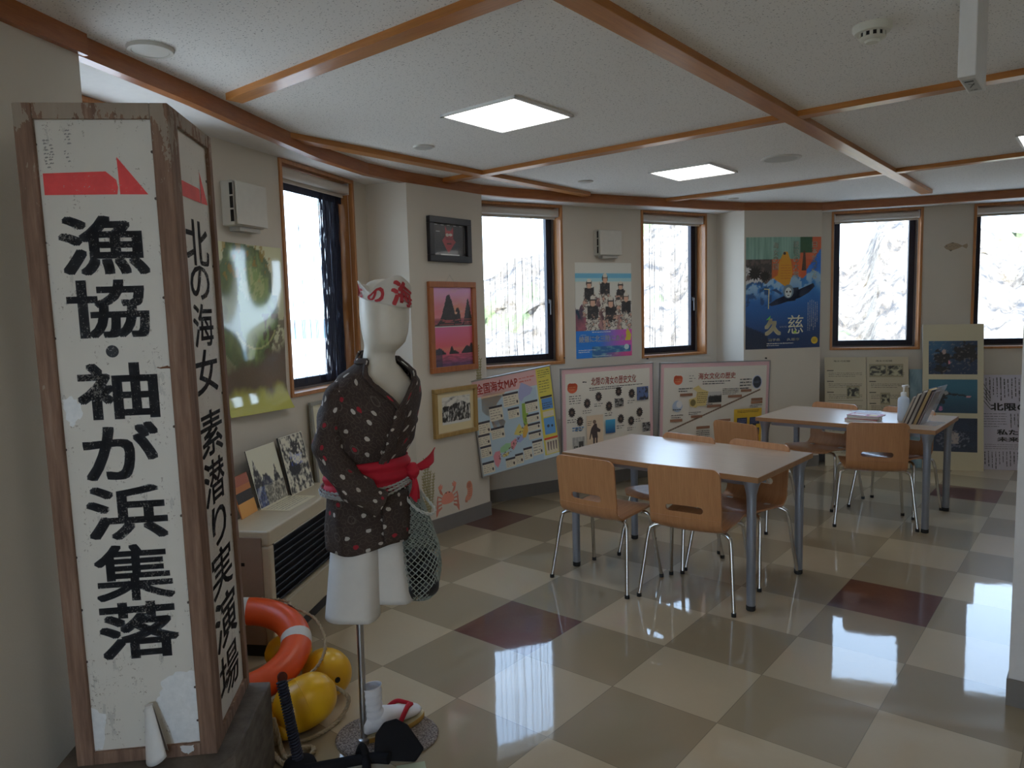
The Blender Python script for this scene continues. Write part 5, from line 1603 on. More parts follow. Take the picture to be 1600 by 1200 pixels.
obj('grille_trim', bm, plain('cream_trim', (0.62, 0.58, 0.48), 0.35), gr)
bm = new_bm()
for sx, sz in ((.075, .185), (.092, .192), (.110, .187), (.126, .194)):
    box(bm, sx, sx + .010, -.0008, .001, sz - .016, sz - .010); box(bm, sx + .003, sx + .006, -.0008, .001, sz - .020, sz - .002)
obj('maker_mark', bm, plain('grey_print', (0.16, 0.14, 0.12), 0.6), ht)
bm = new_bm(); box(bm, -.0012, .002, .12, .15, .430, .445); obj('side_vent', bm, DARKGAP, ht)

def stack_photo(kind):
    def fn(x, y):
        f = fbm(x * 9, y * 9, kind * 3.1, 5); g = fbm(x * 22, y * 20, kind + 7, 3)
        if kind == 1:
            ridge = .34 + .50 * max(0, 1 - abs(x - .13) / .16) + .22 * max(0, 1 - abs(x - .42) / .26) + .30 * max(0, 1 - abs(x - .80) / .12) + .05 * fbm(x * 16, 0, 1)
            if y > ridge: return rgb(150, 148, 132, 3.3)
            c = mix((0.02, 0.02, 0.025), rgb(125, 122, 112, 3.2), smooth(-.15, .55, f + .5 * g - .1))
            if .25 < x < .62 and .30 < y < .50: c = mix(c, (0.03, 0.04, 0.10), .6)
            if y < .34: c = mix(c, rgb(52, 68, 112, 3.2) if x < .3 else rgb(125, 122, 108, 3.2), .5 if g > -.05 else .15)
            return c
        c = mix((0.03, 0.03, 0.03), rgb(165, 162, 148, 3.3), smooth(-.25, .45, f + .4 * g + .1))
        if ((x - .38) / .24) ** 2 + ((y - .42) / .13) ** 2 < 1 + f: c = (0.014, 0.014, 0.018)
        if ((x - .55) / .2) ** 2 + ((y - .58) / .1) ** 2 < 1: c = rgb(160, 160, 150, 3.3)
        if .25 < x < .8 and .45 < y < .75 and g > .2: c = mix(c, rgb(40, 60, 130, 3.2), .6)
        if ((x - .58) / .22) ** 2 + ((y - .76) / .12) ** 2 < 1 and f < .3: c = (0.03, 0.028, 0.028)
        return c
    return fn
def prop_photo(name, label, x0, y0, w, h, lean, rz, kind, thick, edge):
    s = Sheet(w, h, rgb(150, 148, 135, 3.2), thick, edge); s.up().pic(.004, .004, w - .004, h - .004, stack_photo(kind), 56, 60)
    M = HM @ T(x0, y0, HH + .0012, rz) @ Matrix.Rotation(-lean, 4, 'X')
    return tag(s.build(name, PRINT, None, M), label, 'photograph')
prop_photo('photo_print', 'blue-tinted photo print of a pointed sea rock leaning on the wall above the heater', .345, .210, .275, .300, rad(13), rad(-3), 1, .004, (0.02, 0.02, 0.02))
prop_photo('photo_print', 'photo print of boulders and a dark cave leaning on the wall above the heater', .628, .178, .240, .315, rad(12), rad(-5), 2, .012, (0.02, 0.02, 0.02))
s = Sheet(.30, .16, rgb(150, 146, 128, 3.2), .0008); s.up().scrawl(.02, .02, .28, .14, 6, (0.25, 0.24, 0.22), 4, .22)
tag(s.build('note_sheet', PRINT, None, HM @ T(.33, .055, HH + .0022, rad(-2)) @ FLATUP()), 'white note sheet lying on top of the heater', 'paper')
s = Sheet(.16, .20, rgb(120, 72, 38, 3.2), .006); s.up().rect(.0, .0, .16, .07, rgb(165, 118, 55, 3.2)); s.rect(.0, .07, .16, .12, rgb(30, 26, 24, 3)); s.rect(.0, .15, .16, .2, rgb(110, 60, 45, 3))
tag(s.build('photo_print', PRINT, None, HM @ T(.175, .215, HH + .0012, rad(2)) @ Matrix.Rotation(-rad(14), 4, 'X')), 'small orange-brown print half hidden behind the sign column', 'photograph')
# tall frame with two old photographs behind the mannequin
w, h = .42, 1.045
t = frame_thing('picture_frame', 'tall pale grey frame with two old photographs leaning behind the mannequin', F1, 1.842, 0, w, h, .022, .020, plain('pale_grey_frame', (0.33, 0.33, 0.29), 0.45), cat='picture frame')
t.matrix_world = on(F1, 1.842, .0005, -0.060) @ Matrix.Rotation(-rad(2.6), 4, 'X')
s = Sheet(w - .044, h - .044, rgb(140, 138, 120, 3.3), .004); s.up()
def isl(x, y):
    r_ = .42 + .55 * max(0, 1 - abs(x - .1) / .35) * (1 if x > .05 else .6) + .08 * fbm(x * 8, 0, 2)
    if y > r_: return rgb(135, 132, 122, 3.2)
    return mix((0.05, 0.05, 0.045), rgb(80, 78, 70, 3.2), max(0, fbm(x * 8, y * 10, 4))) if y > .40 else mix(rgb(52, 52, 48, 3.2), rgb(70, 70, 66, 3.2), .5 + fbm(x * 4, y * 20, 1))
def house(x, y):
    if y > .55 + .4 * (1 - (2 * x - 1) ** 2) * .9: return rgb(128, 124, 104, 3.2)
    return mix((0.05, 0.048, 0.04), rgb(112, 106, 84, 3.2), smooth(-.1, .3, fbm(x * 5, y * 14, 6) + .35 * (1 if int(x * 9) % 2 else -1)))
s.pic(.055, .790, .325, .955, isl, 36, 24); s.pic(.055, .520, .325, .725, house, 36, 28)
s.build('picture', PRINTG, t, Matrix.Translation((.022, -.008, .022)))

# ---------------------------------------------------------------- life ring, floats, ropes
ORANGE = plain('orange_plastic', (0.74, 0.085, 0.012), 0.36)
BAND = plain('white_band', (0.62, 0.60, 0.55), 0.6)
YELLOW = plain('yellow_float_plastic', (0.74, 0.40, 0.008), 0.33)
ROPEM = plain('natural_rope', (0.36, 0.28, 0.17), 0.85, scale=200, var=.3)
RM = Matrix.Translation((-1.135, 2.800, 0.225)) @ Matrix.Rotation(rad(14), 4, 'Z') @ Matrix.Rotation(rad(16), 4, 'X')
lr = thing('life_ring', 'orange life ring with white bands leaning on the heater behind the sign pedestal', 'life ring', RM)
RA, RB = 0.240, 0.061
def torus_pt(a, b, k=1.0): return Vector(((RA + RB * k * cos(b)) * cos(a), (RA + RB * k * cos(b)) * sin(a), RB * .92 * k * sin(b)))
bm = new_bm()
nA, nB = 64, 20
V = [[bm.verts.new(torus_pt(2 * pi * i / nA, 2 * pi * j / nB)) for j in range(nB)] for i in range(nA)]
for i in range(nA):
    for j in range(nB): bm.faces.new((V[i][j], V[(i + 1) % nA][j], V[(i + 1) % nA][(j + 1) % nB], V[i][(j + 1) % nB]))
obj('ring', bm, ORANGE, lr, smooth_=True)
for a0 in (2, 87, 177, 268):
    bm = new_bm(); n = 4
    V = [[bm.verts.new(torus_pt(rad(a0 - 6 + 12 * i / n), 2 * pi * j / nB, 1.012)) for j in range(nB)] for i in range(n + 1)]
    for i in range(n):
        for j in range(nB): bm.faces.new((V[i][j], V[i + 1][j], V[i + 1][(j + 1) % nB], V[i][(j + 1) % nB]))
    obj('band', bm, BAND, lr, smooth_=True)
bm = new_bm()
for a0 in (-48, 42, 132, 222):
    P = []
    for k in range(7):
        a = rad(a0 + 90 * k / 6); r_ = RA + RB + (.006 if k in (0, 6) else .030 + .022 * sin(pi * k / 6))
        P.append((r_ * cos(a), r_ * sin(a), .012 - .035 * sin(pi * k / 6)))
    rope(bm, spline(P, 7), .0068, 150)
obj('grab_line', bm, ROPEM, lr, smooth_=True)
RECESS = plain('orange_recess_shade', (0.09, 0.014, 0.008), 0.7)  # raised discs; the shade inside the rope recess is put into this colour
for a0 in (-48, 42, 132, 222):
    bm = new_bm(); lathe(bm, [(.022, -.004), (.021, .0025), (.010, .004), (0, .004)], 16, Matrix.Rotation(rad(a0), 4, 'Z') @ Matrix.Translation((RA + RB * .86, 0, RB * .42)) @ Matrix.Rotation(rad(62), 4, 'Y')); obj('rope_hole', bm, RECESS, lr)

def float_(x, y, z, ax, L, R_, label):
    """oval float with a moulding seam and a rope hole through its length; ax = long axis"""
    ax = Vector(ax).normalized(); M = Matrix.Translation((x, y, z)) @ ax.to_track_quat('Z', 'Y').to_matrix().to_4x4()
    t = thing('net_float', label, 'float', M, 'yellow net floats on the floor')
    prof = [(.013, -L)] + [(R_ * max(.001, (1 - abs(s_) ** 2.6)) ** .5, L * s_) for s_ in [(-.985 + 1.97 * k / 22) for k in range(23)]] + [(.013, L)]
    prof = [(max(r_, .013), z_) for r_, z_ in prof]
    bm = new_bm(); lathe(bm, prof, 40); autosmooth(obj('shell', bm, YELLOW, t), 60)
    bm = new_bm(); lathe(bm, [(R_ * 1.004, -.0018), (R_ * 1.012, 0), (R_ * 1.004, .0018), (R_ * .99, .0018), (R_ * .99, -.0018)], 40, cap=False); obj('seam', bm, YELLOW, t)
    for sg in (-1, 1):
        bm = new_bm(); lathe(bm, [(.012, sg * L * .999), (.010, sg * (L * .999 + .0008)), (0, sg * (L * .999 + .0008))], 16, cap=False); obj('rope_hole', bm, DARKGAP, t)
    return t
float_(-.806, 2.610, .106, (.80, .50, .28), .122, .094, 'large yellow float nearest the mannequin stand')
float_(-.785, 2.860, .094, (.55, -.75, .10), .110, .093, 'yellow float behind the largest one, right of the life ring')
float_(-1.010, 3.085, .078, (1, .35, 0), .100, .078, 'yellow float half hidden behind the right side of the life ring')
float_(-1.300, 3.060, .078, (.3, 1, 0), .098, .078, 'yellow float seen through the hole of the life ring')
float_(-.955, 2.475, .072, (.2, 1, .15), .100, .070, 'yellow float squeezed against the right side of the sign pedestal')
float_(-.880, 2.545, .040, (1, -.3, 0), .055, .038, 'small orange-yellow float behind the rope-wrapped rod')
bm = new_bm()
rope(bm, spline([(-.71, 2.66, .140), (-.665, 2.69, .085), (-.672, 2.70, .03), (-.70, 2.63, .0085), (-.76, 2.545, .0085), (-.83, 2.50, .0085)], 10), .0075, 120, 3)
tag(obj('float_rope', bm, ROPEM, smooth_=True), 'tan rope running from the largest float down to the floor', 'rope')
bm = new_bm()
rope(bm, spline([(-.885, 2.49, .115), (-.868, 2.475, .07), (-.850, 2.46, .012), (-.815, 2.415, .010), (-.790, 2.440, .022), (-.755, 2.475, .012), (-.735, 2.455, .011), (-.745, 2.415, .010), (-.785, 2.385, .010), (-.83, 2.39, .011), (-.87, 2.44, .010)], 10), .0085, 120, 3)
rope(bm, spline([(-.915, 2.49, .13), (-.893, 2.487, .09), (-.876, 2.480, .04), (-.89, 2.50, .009)], 10), .0085, 120, 3)
tag(obj('coiled_rope', bm, ROPEM, smooth_=True), 'tan rope coiled on the floor at the foot of the wrapped rod', 'rope')

# rope-wrapped rod on a round foot, and the black iron anchor
NAVY = plain('navy_cord', (0.014, 0.016, 0.032), 0.7, scale=120, var=.5)
IRON = Node('black_cast_iron'); IRON.set(Base_Color=(0.010, 0.010, 0.012), Roughness=0.8); IRON.b.inputs['Specular IOR Level'].default_value = 0.18; IRON = IRON.m
t = thing('wrapped_rod', 'upright rod wrapped in dark blue cord in front of the yellow floats', 'rod', T(-.757, 2.360, 0))
A0, A1 = Vector((0, 0, .012)), Vector((-.062, .050, .292))
bm = new_bm(); tube(bm, [A0, A1], .0135, 14); obj('rod', bm, IRON, t)
bm = new_bm(); n = 300; d_ = (A1 - A0); e1 = d_.normalized().orthogonal().normalized(); e2 = d_.normalized().cross(e1)
tube(bm, [A0 + d_ * (k / n) + (e1 * cos(k * .62) + e2 * sin(k * .62)) * .0160 for k in range(n + 1)], .0042, 5)
obj('cord_wrapping', bm, NAVY, t, smooth_=True)
bm = new_bm(); lathe(bm, [(0, 0), (.050, 0), (.058, .012), (.052, .030), (.030, .040), (0, .042)], 28); autosmooth(obj('foot', bm, IRON, t))
t = thing('anchor', 'black iron anchor lying in front of the mannequin stand, fluke turned up', 'anchor', T(-.500, 2.345, 0))
bm = new_bm(); tube(bm, spline([(-.225, -.030, .030), (-.12, .000, .030), (-.02, .020, .034), (.05, .005, .040)], 6), .018, 12); autosmooth(obj('shank', bm, IRON, t))
bm = new_bm(); tube(bm, spline([(-.065, .060, .026), (-.045, .030, .070), (-.03, .015, .040), (-.02, -.03, .024)], 6), [.012 + .004 * k / 18 for k in range(19)], 12); autosmooth(obj('crown', bm, IRON, t))
bm = new_bm()
prism(bm, [(-.052, 0.0), (.090, -.010), (.120, .030), (.060, .108), (.020, .128), (-.022, .118), (-.050, .080)], -.010, .010, Matrix.Translation((.045, .030, .020)) @ Matrix.Rotation(rad(-28), 4, 'X') @ Matrix.Rotation(rad(12), 4, 'Z'))
obj('fluke', bm, IRON, t, bevel=.007, seg=3)
bm = new_bm(); box(bm, -.045, .052, -.045, .045, 0.0006, .0018)
tag(obj('card', bm, plain('pale_green_card', (0.40, 0.46, 0.33), 0.6), M=T(-.375, 2.335, 0, rad(14))), 'pale green card on the floor below the anchor fluke', 'card')
# ---------------------------------------------------------------- mannequin in work clothes
MM = T(-.520, 2.545, 0, rad(40))
man = thing('mannequin', 'faceless white mannequin in a dark patterned jacket, white shorts and red sash', 'mannequin', MM)
SKIN = plain('cream_mannequin_shell', (0.70, 0.65, 0.55), 0.42)
def m_kimono():
    m = Node('dark_patterned_cotton')
    tc = m.n('ShaderNodeTexCoord'); uv = tc.outputs['UV']
    wob = m.n('ShaderNodeTexNoise'); wob.inputs['Scale'].default_value = 60; m.l(uv, wob.inputs['Vector'])
    ad = m.n('ShaderNodeVectorMath'); ad.operation = 'SCALE'; ad.inputs['Scale'].default_value = 0.010; m.l(wob.outputs['Color'], ad.inputs[0])
    sm = m.n('ShaderNodeVectorMath'); sm.operation = 'ADD'; m.l(uv, sm.inputs[0]); m.l(ad.outputs[0], sm.inputs[1])
    p = sm.outputs[0]
    d = m.voro(p, 17.0, 'F1', 0.8, 'Distance', '2D'); col = m.voro(p, 17.0, 'F1', 0.8, 'Color', '2D')
    sp = m.n('ShaderNodeSeparateXYZ'); m.l(col, sp.inputs[0])
    blob = m.math('LESS_THAN', d, 0.14)
    white = m.math('MULTIPLY', blob, m.math('LESS_THAN', sp.outputs['X'], 0.60))
    red = m.math('MULTIPLY', blob, m.math('GREATER_THAN', sp.outputs['X'], 0.80))
    ring = m.math('MULTIPLY', m.math('MULTIPLY', m.math('LESS_THAN', m.math('ABSOLUTE', m.math('SUBTRACT', d, 0.22)), 0.035), m.math('GREATER_THAN', sp.outputs['X'], 0.60)), m.math('LESS_THAN', sp.outputs['X'], 0.86))
    d2 = m.voro(p, 52.0, 'F1', 1.0, 'Distance', '2D')
    fine = m.math('LESS_THAN', m.math('ABSOLUTE', m.math('SUBTRACT', d2, 0.42)), 0.05)
    weave = m.noise(uv, 420, 2)
    base = m.mix(weave, (0.030, 0.018, 0.014), (0.056, 0.036, 0.029))
    c = m.mix(m.math('MULTIPLY', fine, 0.24), base, (0.20, 0.16, 0.125))
    c = m.mix(m.math('MULTIPLY', ring, 0.3), c, (0.22, 0.19, 0.16))
    c = m.mix(red, c, (0.33, 0.018, 0.030)); c = m.mix(white, c, (0.50, 0.46, 0.41))
    m.set(Base_Color=c, Roughness=0.85); m.bump(weave, 0.0006, 0.4)
    return m.m
KIM = m_kimono()
LAPEL = KIM
REDC = plain('red_cotton', (0.47, 0.008, 0.026), 0.75, scale=40, var=.15)
WHITEC = plain('white_cotton', (0.70, 0.675, 0.635), 0.8, scale=25)
STEEL = plain('brushed_steel_pole', (0.42, 0.40, 0.38), 0.32, 1.0)

def table(rows, z):
    if z <= rows[0][0]: return rows[0][1:]
    for a, b in zip(rows, rows[1:]):
        if z <= b[0]:
            t = (z - a[0]) / (b[0] - a[0]); t = t * t * (3 - 2 * t) * .5 + t * .5
            return tuple(p + (q - p) * t for p, q in zip(a[1:], b[1:]))
    return rows[-1][1:]
# z, cx, cy, rx, ry
BODY = [(.78, 0, 0, .120, .085), (.90, 0, 0, .122, .086), (1.00, 0, 0, .118, .084), (1.12, 0, -.006, .140, .098), (1.22, 0, -.008, .150, .098), (1.30, 0, 0, .140, .078), (1.345, 0, .004, .095, .062),
        (1.375, 0, .004, .060, .056), (1.400, 0, .002, .055, .055), (1.422, 0, -.004, .055, .058), (1.436, 0, -.018, .060, .072), (1.458, 0, -.026, .068, .086), (1.495, 0, -.026, .0755, .095), (1.540, 0, -.022, .080, .099), (1.590, 0, -.016, .079, .097), (1.625, 0, -.012, .068, .086), (1.648, 0, -.010, .050, .064), (1.660, 0, -.009, .026, .034), (1.663, 0, -.009, .004, .005)]
def body(u, v):
    zz = .78 + (1.663 - .78) * (1 - (1 - v) ** 1.25)
    cx, cy, rx, ry = table(BODY, zz); a = 2 * pi * u
    x, y = rx * sin(a), -ry * cos(a)
    if 1.425 < zz < 1.60:              # a slight brow-to-chin plane on the face
        k = smooth(1.43, 1.50, zz) * smooth(1.60, 1.55, zz)
        if y < -.06: y = -.06 + (y + .06) * (1 - .22 * k)
    return Vector((cx + x, cy + y, zz))
bm = new_bm(); V = grid_surface(bm, body, 40, 70, True)
bm.faces.new(V[0][::-1]); bm.faces.new(V[-1])
bmesh.ops.rotate(bm, verts=[v for v in bm.verts if v.co.z > 1.41], cent=(0, 0, 1.41), matrix=Matrix.Rotation(rad(5), 3, 'X') @ Matrix.Rotation(rad(2), 3, 'Y'))
obj('body', bm, SKIN, man, smooth_=True)

JK = [(.745, 0, 0, .160, .125), (.80, 0, 0, .159, .124), (.90, 0, 0, .148, .114), (.985, 0, 0, .138, .108), (1.04, 0, 0, .142, .112), (1.10, 0, -.010, .160, .126), (1.18, 0, -.014, .168, .130), (1.25, 0, -.010, .170, .120), (1.30, 0, -.002, .166, .104), (1.335, 0, .004, .144, .090),
      (1.360, 0, .006, .104, .076), (1.380, 0, .006, .074, .066), (1.397, 0, .008, .062, .061), (1.422, 0, .012, .058, .060)]
PH0 = rad(6)
def jk_top(ph):
    a = abs(ph - PH0)
    return 1.225 + (1.388 - 1.225) * min(1, a / rad(62)) ** .85 + .024 * smooth(rad(95), rad(150), a)
def jacket(ph, z, extra=0.0):
    cx, cy, rx, ry = table(JK, z)
    fold = .0035 * sin(ph * 9 + z * 14) * smooth(1.0, .80, z) + .004 * sin(ph * 5 + 8 * sin(z * 6)) * smooth(1.02, 1.12, z) * smooth(1.33, 1.2, z)
    k = extra + fold
    return Vector((cx + (rx + k) * sin(ph), cy - (ry + k) * cos(ph), z))
def jfn(u, v):
    ph = -pi + 2 * pi * u
    hem = .745 + .006 * sin(ph * 3 + 1) - .010 * smooth(rad(-10), rad(-50), ph)
    z = hem + (jk_top(ph) - hem) * v
    return jacket(ph, z)
bm = new_bm(); grid_surface(bm, jfn, 84, 64, True, (0.86, 0.66))
jo = obj('jacket', bm, KIM, man, smooth_=True)
sm = jo.modifiers.new('cloth', 'SOLIDIFY'); sm.thickness = .004; sm.offset = 1
# collar: a folded band round the neck opening, the left side running on down over the right
def collar_path(t):
    """t 0..1 from the right side of the V, round the nape, to the left side and down to the sash"""
    if t < .72:
        ph = PH0 - 2 * pi * 0 + (-rad(2) - (2 * pi - rad(4)) * (t / .72))
        ph = (ph + pi) % (2 * pi) - pi
        return ph, jk_top(ph)
    k = (t - .72) / .28
    return PH0 + rad(2) - rad(10) * k, 1.225 - (1.225 - 1.03) * k
def collar(u, v):
    ph, z = collar_path(v)
    side = 1 if v < .36 else -1
    wv = (u - .5) * .030
    z2 = z - wv * (.55 if v < .72 else .0) - .006
    p = jacket(ph + (wv / .12 if v >= .72 else 0), z2, .006 + .003 * cos((u - .5) * pi))
    return p
bm = new_bm(); grid_surface(bm, collar, 4, 120, False, (.06, 1.1))
co = obj('collar', bm, KIM, man, smooth_=True); sm = co.modifiers.new('cloth', 'SOLIDIFY'); sm.thickness = .005; sm.offset = 1
# overlapping front flap hanging below the sash
def flap_front(u, v):
    ph = rad(-6) + rad(52) * u; z = .765 + (.935 - .765) * v
    return jacket(ph, z - .010 * u, .007 + .003 * sin(u * 6))
bm = new_bm(); grid_surface(bm, flap_front, 12, 12, False, (.14, .19))
ff = obj('front_flap', bm, KIM, man, smooth_=True); sm = ff.modifiers.new('cloth', 'SOLIDIFY'); sm.thickness = .004; sm.offset = 1

def sleeve(name, pts, rad_a, rad_b, length):
    P = spline(pts, 10); fr = frames(P); n = len(P) - 1
    def fn(u, v):
        i = min(n, int(round(v * n))); a, b = fr[i]; t = v * (len(rad_a) - 1); k = min(len(rad_a) - 2, int(t)); q = t - k
        ra = rad_a[k] + (rad_a[k + 1] - rad_a[k]) * q; rb = rad_b[k] + (rad_b[k + 1] - rad_b[k]) * q
        w = .005 * sin(v * 22 + 4 * cos(2 * pi * u)) * sin(2 * pi * u * 2 + 1) + .004 * sin(v * 40 + u * 20)
        return P[i] + a * ((ra + w) * cos(2 * pi * u)) + b * ((rb + w) * sin(2 * pi * u))
    bm = new_bm(); grid_surface(bm, fn, 22, n, True, (.42, length))
    o = obj(name, bm, KIM, man, smooth_=True); sm = o.modifiers.new('cloth', 'SOLIDIFY'); sm.thickness = .004; sm.offset = -1
    return o
sleeve('sleeve', [(-.080, .006, 1.300), (-.128, .000, 1.262), (-.158, -.012, 1.180), (-.166, -.036, 1.100), (-.144, -.092, 1.020), (-.098, -.142, .955), (-.045, -.172, .912)], [.064, .060, .052, .050, .052, .054, .050], [.058, .056, .050, .046, .046, .046, .042], .55)
sleeve('sleeve', [(.080, .010, 1.300), (.124, .010, 1.255), (.146, .020, 1.175), (.152, .046, 1.105), (.130, .085, 1.045), (.08, .110, 1.00)], [.062, .058, .050, .046, .045, .044], [.056, .054, .048, .044, .043, .042], .45)

# white shorts
def leg_surface(sx, z0):
    def fn(u, v):
        a = 2 * pi * u; z = z0 + (.830 - z0) * v
        rx = .094 - .022 * v + .004 * sin(a * 3 + 2) * (1 - v); ry = .106 - .012 * v + .004 * cos(a * 4) * (1 - v)
        cx = sx * (.084 - .030 * v) - (.018 if sx > 0 else 0)
        cr = .006 * math.exp(-((a - pi) / .16) ** 2) * (1 - v)
        return Vector((cx + rx * sin(a), (ry + cr) * cos(a), z + .006 * sin(a * 2) * (1 - v)))
    return fn
bm = new_bm()
grid_surface(bm, leg_surface(-1, .492), 32, 18, True); grid_surface(bm, leg_surface(1, .518), 32, 18, True)
sh = obj('shorts', bm, WHITEC, man, smooth_=True); sm = sh.modifiers.new('cloth', 'SOLIDIFY'); sm.thickness = .003; sm.offset = -1

# red sash, tied at the left front
def sash(u, v):
    ph = -pi + 2 * pi * u
    z = .934 + .106 * v + .006 * sin(ph * 1 + .6)
    cx, cy, rx, ry = table(JK, z)
    k = .012 + .0045 * sin(v * 17 + 1.4 * sin(ph * 1.5)) + .004 * math.exp(-((ph - .8) / .35) ** 2) - .006 * (abs(v - .5) * 2) ** 4
    return Vector((cx + (rx + k) * sin(ph), cy - (ry + k) * cos(ph), z))
bm = new_bm(); grid_surface(bm, sash, 72, 20, True)
sa = obj('sash', bm, REDC, man, smooth_=True); sm = sa.modifiers.new('cloth', 'SOLIDIFY'); sm.thickness = .004
bm = new_bm(); bmesh.ops.create_icosphere(bm, subdivisions=3, radius=1, matrix=Matrix.Translation((.128, -.094, .985)) @ Matrix.Diagonal((.026, .024, .030, 1)))
for v_ in bm.verts: v_.co += v_.co.normalized() * (.004 * sin(v_.co.z * 300))
obj('knot', bm, REDC, sa, smooth_=True)
def tail(base, d1, w1, d2, bend):
    base, d1, d2, w1 = Vector(base), Vector(d1), Vector(d2), Vector(w1)
    def fn(u, v):
        w = w1.lerp(d2, v)
        return base + d1 * v + w * ((u - .5) * (.35 + .65 * v)) + Vector((0, -bend * sin(pi * v) + .006 * sin(u * 9) * v, .008 * sin(u * 7 + 1)))
    return fn
for f_ in (tail((.136, -.098, .990), (.082, .012, .022), (0, .01, .04), (.03, .0, .070), .016), tail((.128, -.100, .975), (-.004, -.012, -.090), (.03, 0, 0), (.050, .012, -.022), .012)):
    bm = new_bm(); grid_surface(bm, f_, 10, 12)
    tl = obj('sash_end', bm, REDC, sa, smooth_=True); sm = tl.modifiers.new('cloth', 'SOLIDIFY'); sm.thickness = .0035
# pale ropes over the sash
CORD = plain('grey_white_cord', (0.40, 0.39, 0.37), 0.85, scale=260, var=.35)
for k in range(3):
    bm = new_bm(); P = []
    for i in range(49):
        ph = -pi + 2 * pi * i / 48
        z = .928 + .011 * k + .020 * smooth(rad(-10), rad(50), ph) * smooth(rad(120), rad(55), ph) + .004 * sin(3 * ph + k)
        cx, cy, rx, ry = table(JK, z); q = .022 + .004 * (k == 1)
        P.append((cx + (rx + q) * sin(ph), cy - (ry + q) * cos(ph), z))
    rope(bm, spline(P, 3), .0048, 170, 2, 5); obj('waist_cord', bm, CORD, man, smooth_=True)

# white head cloth with red characters
def band_z(ph):
    lo = 1.586 + .012 * cos(ph + .2) * -1 + .010 * sin(ph)* -1
    hi = 1.636 + .046 * math.exp(-((ph + rad(12)) / .55) ** 2) + .016 * math.exp(-((ph + rad(105)) / .3) ** 2) - .022 * math.exp(-((ph + rad(66)) / .22) ** 2) + .005 * sin(5 * ph)
    return lo, hi
def headcloth(ph, t, ex=.0):
    lo, hi = band_z(ph); z = lo + (hi - lo) * t
    cx, cy, rx, ry = table(BODY, min(z, 1.612)); k = .006 + ex + .010 * t * t + .002 * sin(8 * ph + 4 * t)
    return Vector((cx + (rx + k) * sin(ph), cy - (ry + k) * cos(ph) - .004, z))
RH = Matrix.Translation((0, 0, 1.41)) @ Matrix.Rotation(rad(5), 4, 'X') @ Matrix.Rotation(rad(2), 4, 'Y') @ Matrix.Translation((0, 0, -1.41))
bm = new_bm(); V = grid_surface(bm, lambda u, v: RH @ headcloth(-pi + 2 * pi * u, v), 64, 10, True)
def cap(u, v):
    ph = -pi + 2 * pi * u; p = headcloth(ph, .82); c = Vector((0, -.012, 1.655))
    return RH @ (p.lerp(c, v) + Vector((0, 0, -.010 * sin(pi * v))))
grid_surface(bm, cap, 40, 6, True)
hc = obj('head_cloth', bm, plain('white_tenugui', (0.66, 0.63, 0.57), 0.85), man, smooth_=True); sm = hc.modifiers.new('cloth', 'SOLIDIFY'); sm.thickness = .0022; sm.offset = 1
V, F = [], []
for ch, a0, a1, t0, t1 in (('海', -22, 40, .02, .86), ('の', -74, -36, .05, .80), ('北', -125, -88, .05, .85)):
    vs, fs = glyphs(ch, .03); i = len(V)
    V += [RH @ headcloth(rad(a0 + (a1 - a0) * x), t0 + (t1 - t0) * y, .0034) for x, y in vs]; F += [tuple(i + k for k in f) for f in fs]
me = bpy.data.meshes.new('red_lettering'); me.from_pydata(V, [], F); me.materials.append(plain('faded_red_dye', (0.50, 0.05, 0.06), 0.8))
o = bpy.data.objects.new('red_lettering', me); COL.objects.link(o); o.parent = hc
# the figure leans a little forward and to its left from the waist up
for ch in man.children:
    for c_ in (ch, *ch.children):
        if c_.type != 'MESH' or ch.name.startswith('sash'): continue
        for v_ in c_.data.vertices:
            k = smooth(.98, 1.46, v_.co.z)
            v_.co.x += .050 * k; v_.co.y -= .040 * k
# stand
MI = MM.inverted()
pp = MI @ Vector((-.563, 2.492, 0))
bm = new_bm(); tube(bm, [(pp.x, pp.y, .010), (pp.x + .006, pp.y, .62)], .0125, 18); lathe(bm, [(.022, .008), (.022, .030), (.015, .034)], 18, Matrix.Translation((pp.x, pp.y, 0)))
autosmooth(obj('pole', bm, STEEL, man))
m = Node('speckled_grey_pile'); v = m.coord(); f = m.ramp(m.noise(v, 150, 2, 0.7), (.38, (0, 0, 0)), (.62, (1, 1, 1))); g = m.noise(v, 30, 3)
m.set(Base_Color=m.mix(f, (0.13, 0.105, 0.095), (0.42, 0.37, 0.335)), Roughness=0.95); m.bump(f, .004, .8)
bm = new_bm(); c_ = MI @ Vector((-.490, 2.548, 0))
lathe(bm, [(0, 0.0), (1.0, 0.0), (1.02, .004), (1.0, .010), (.97, .012), (0, .012)], 56, Matrix.Translation(c_) @ Matrix.Rotation(rad(-40), 4, 'Z') @ Matrix.Diagonal((.184, .152, 1, 1)))
obj('base_plate', bm, m.m, man, smooth_=False)

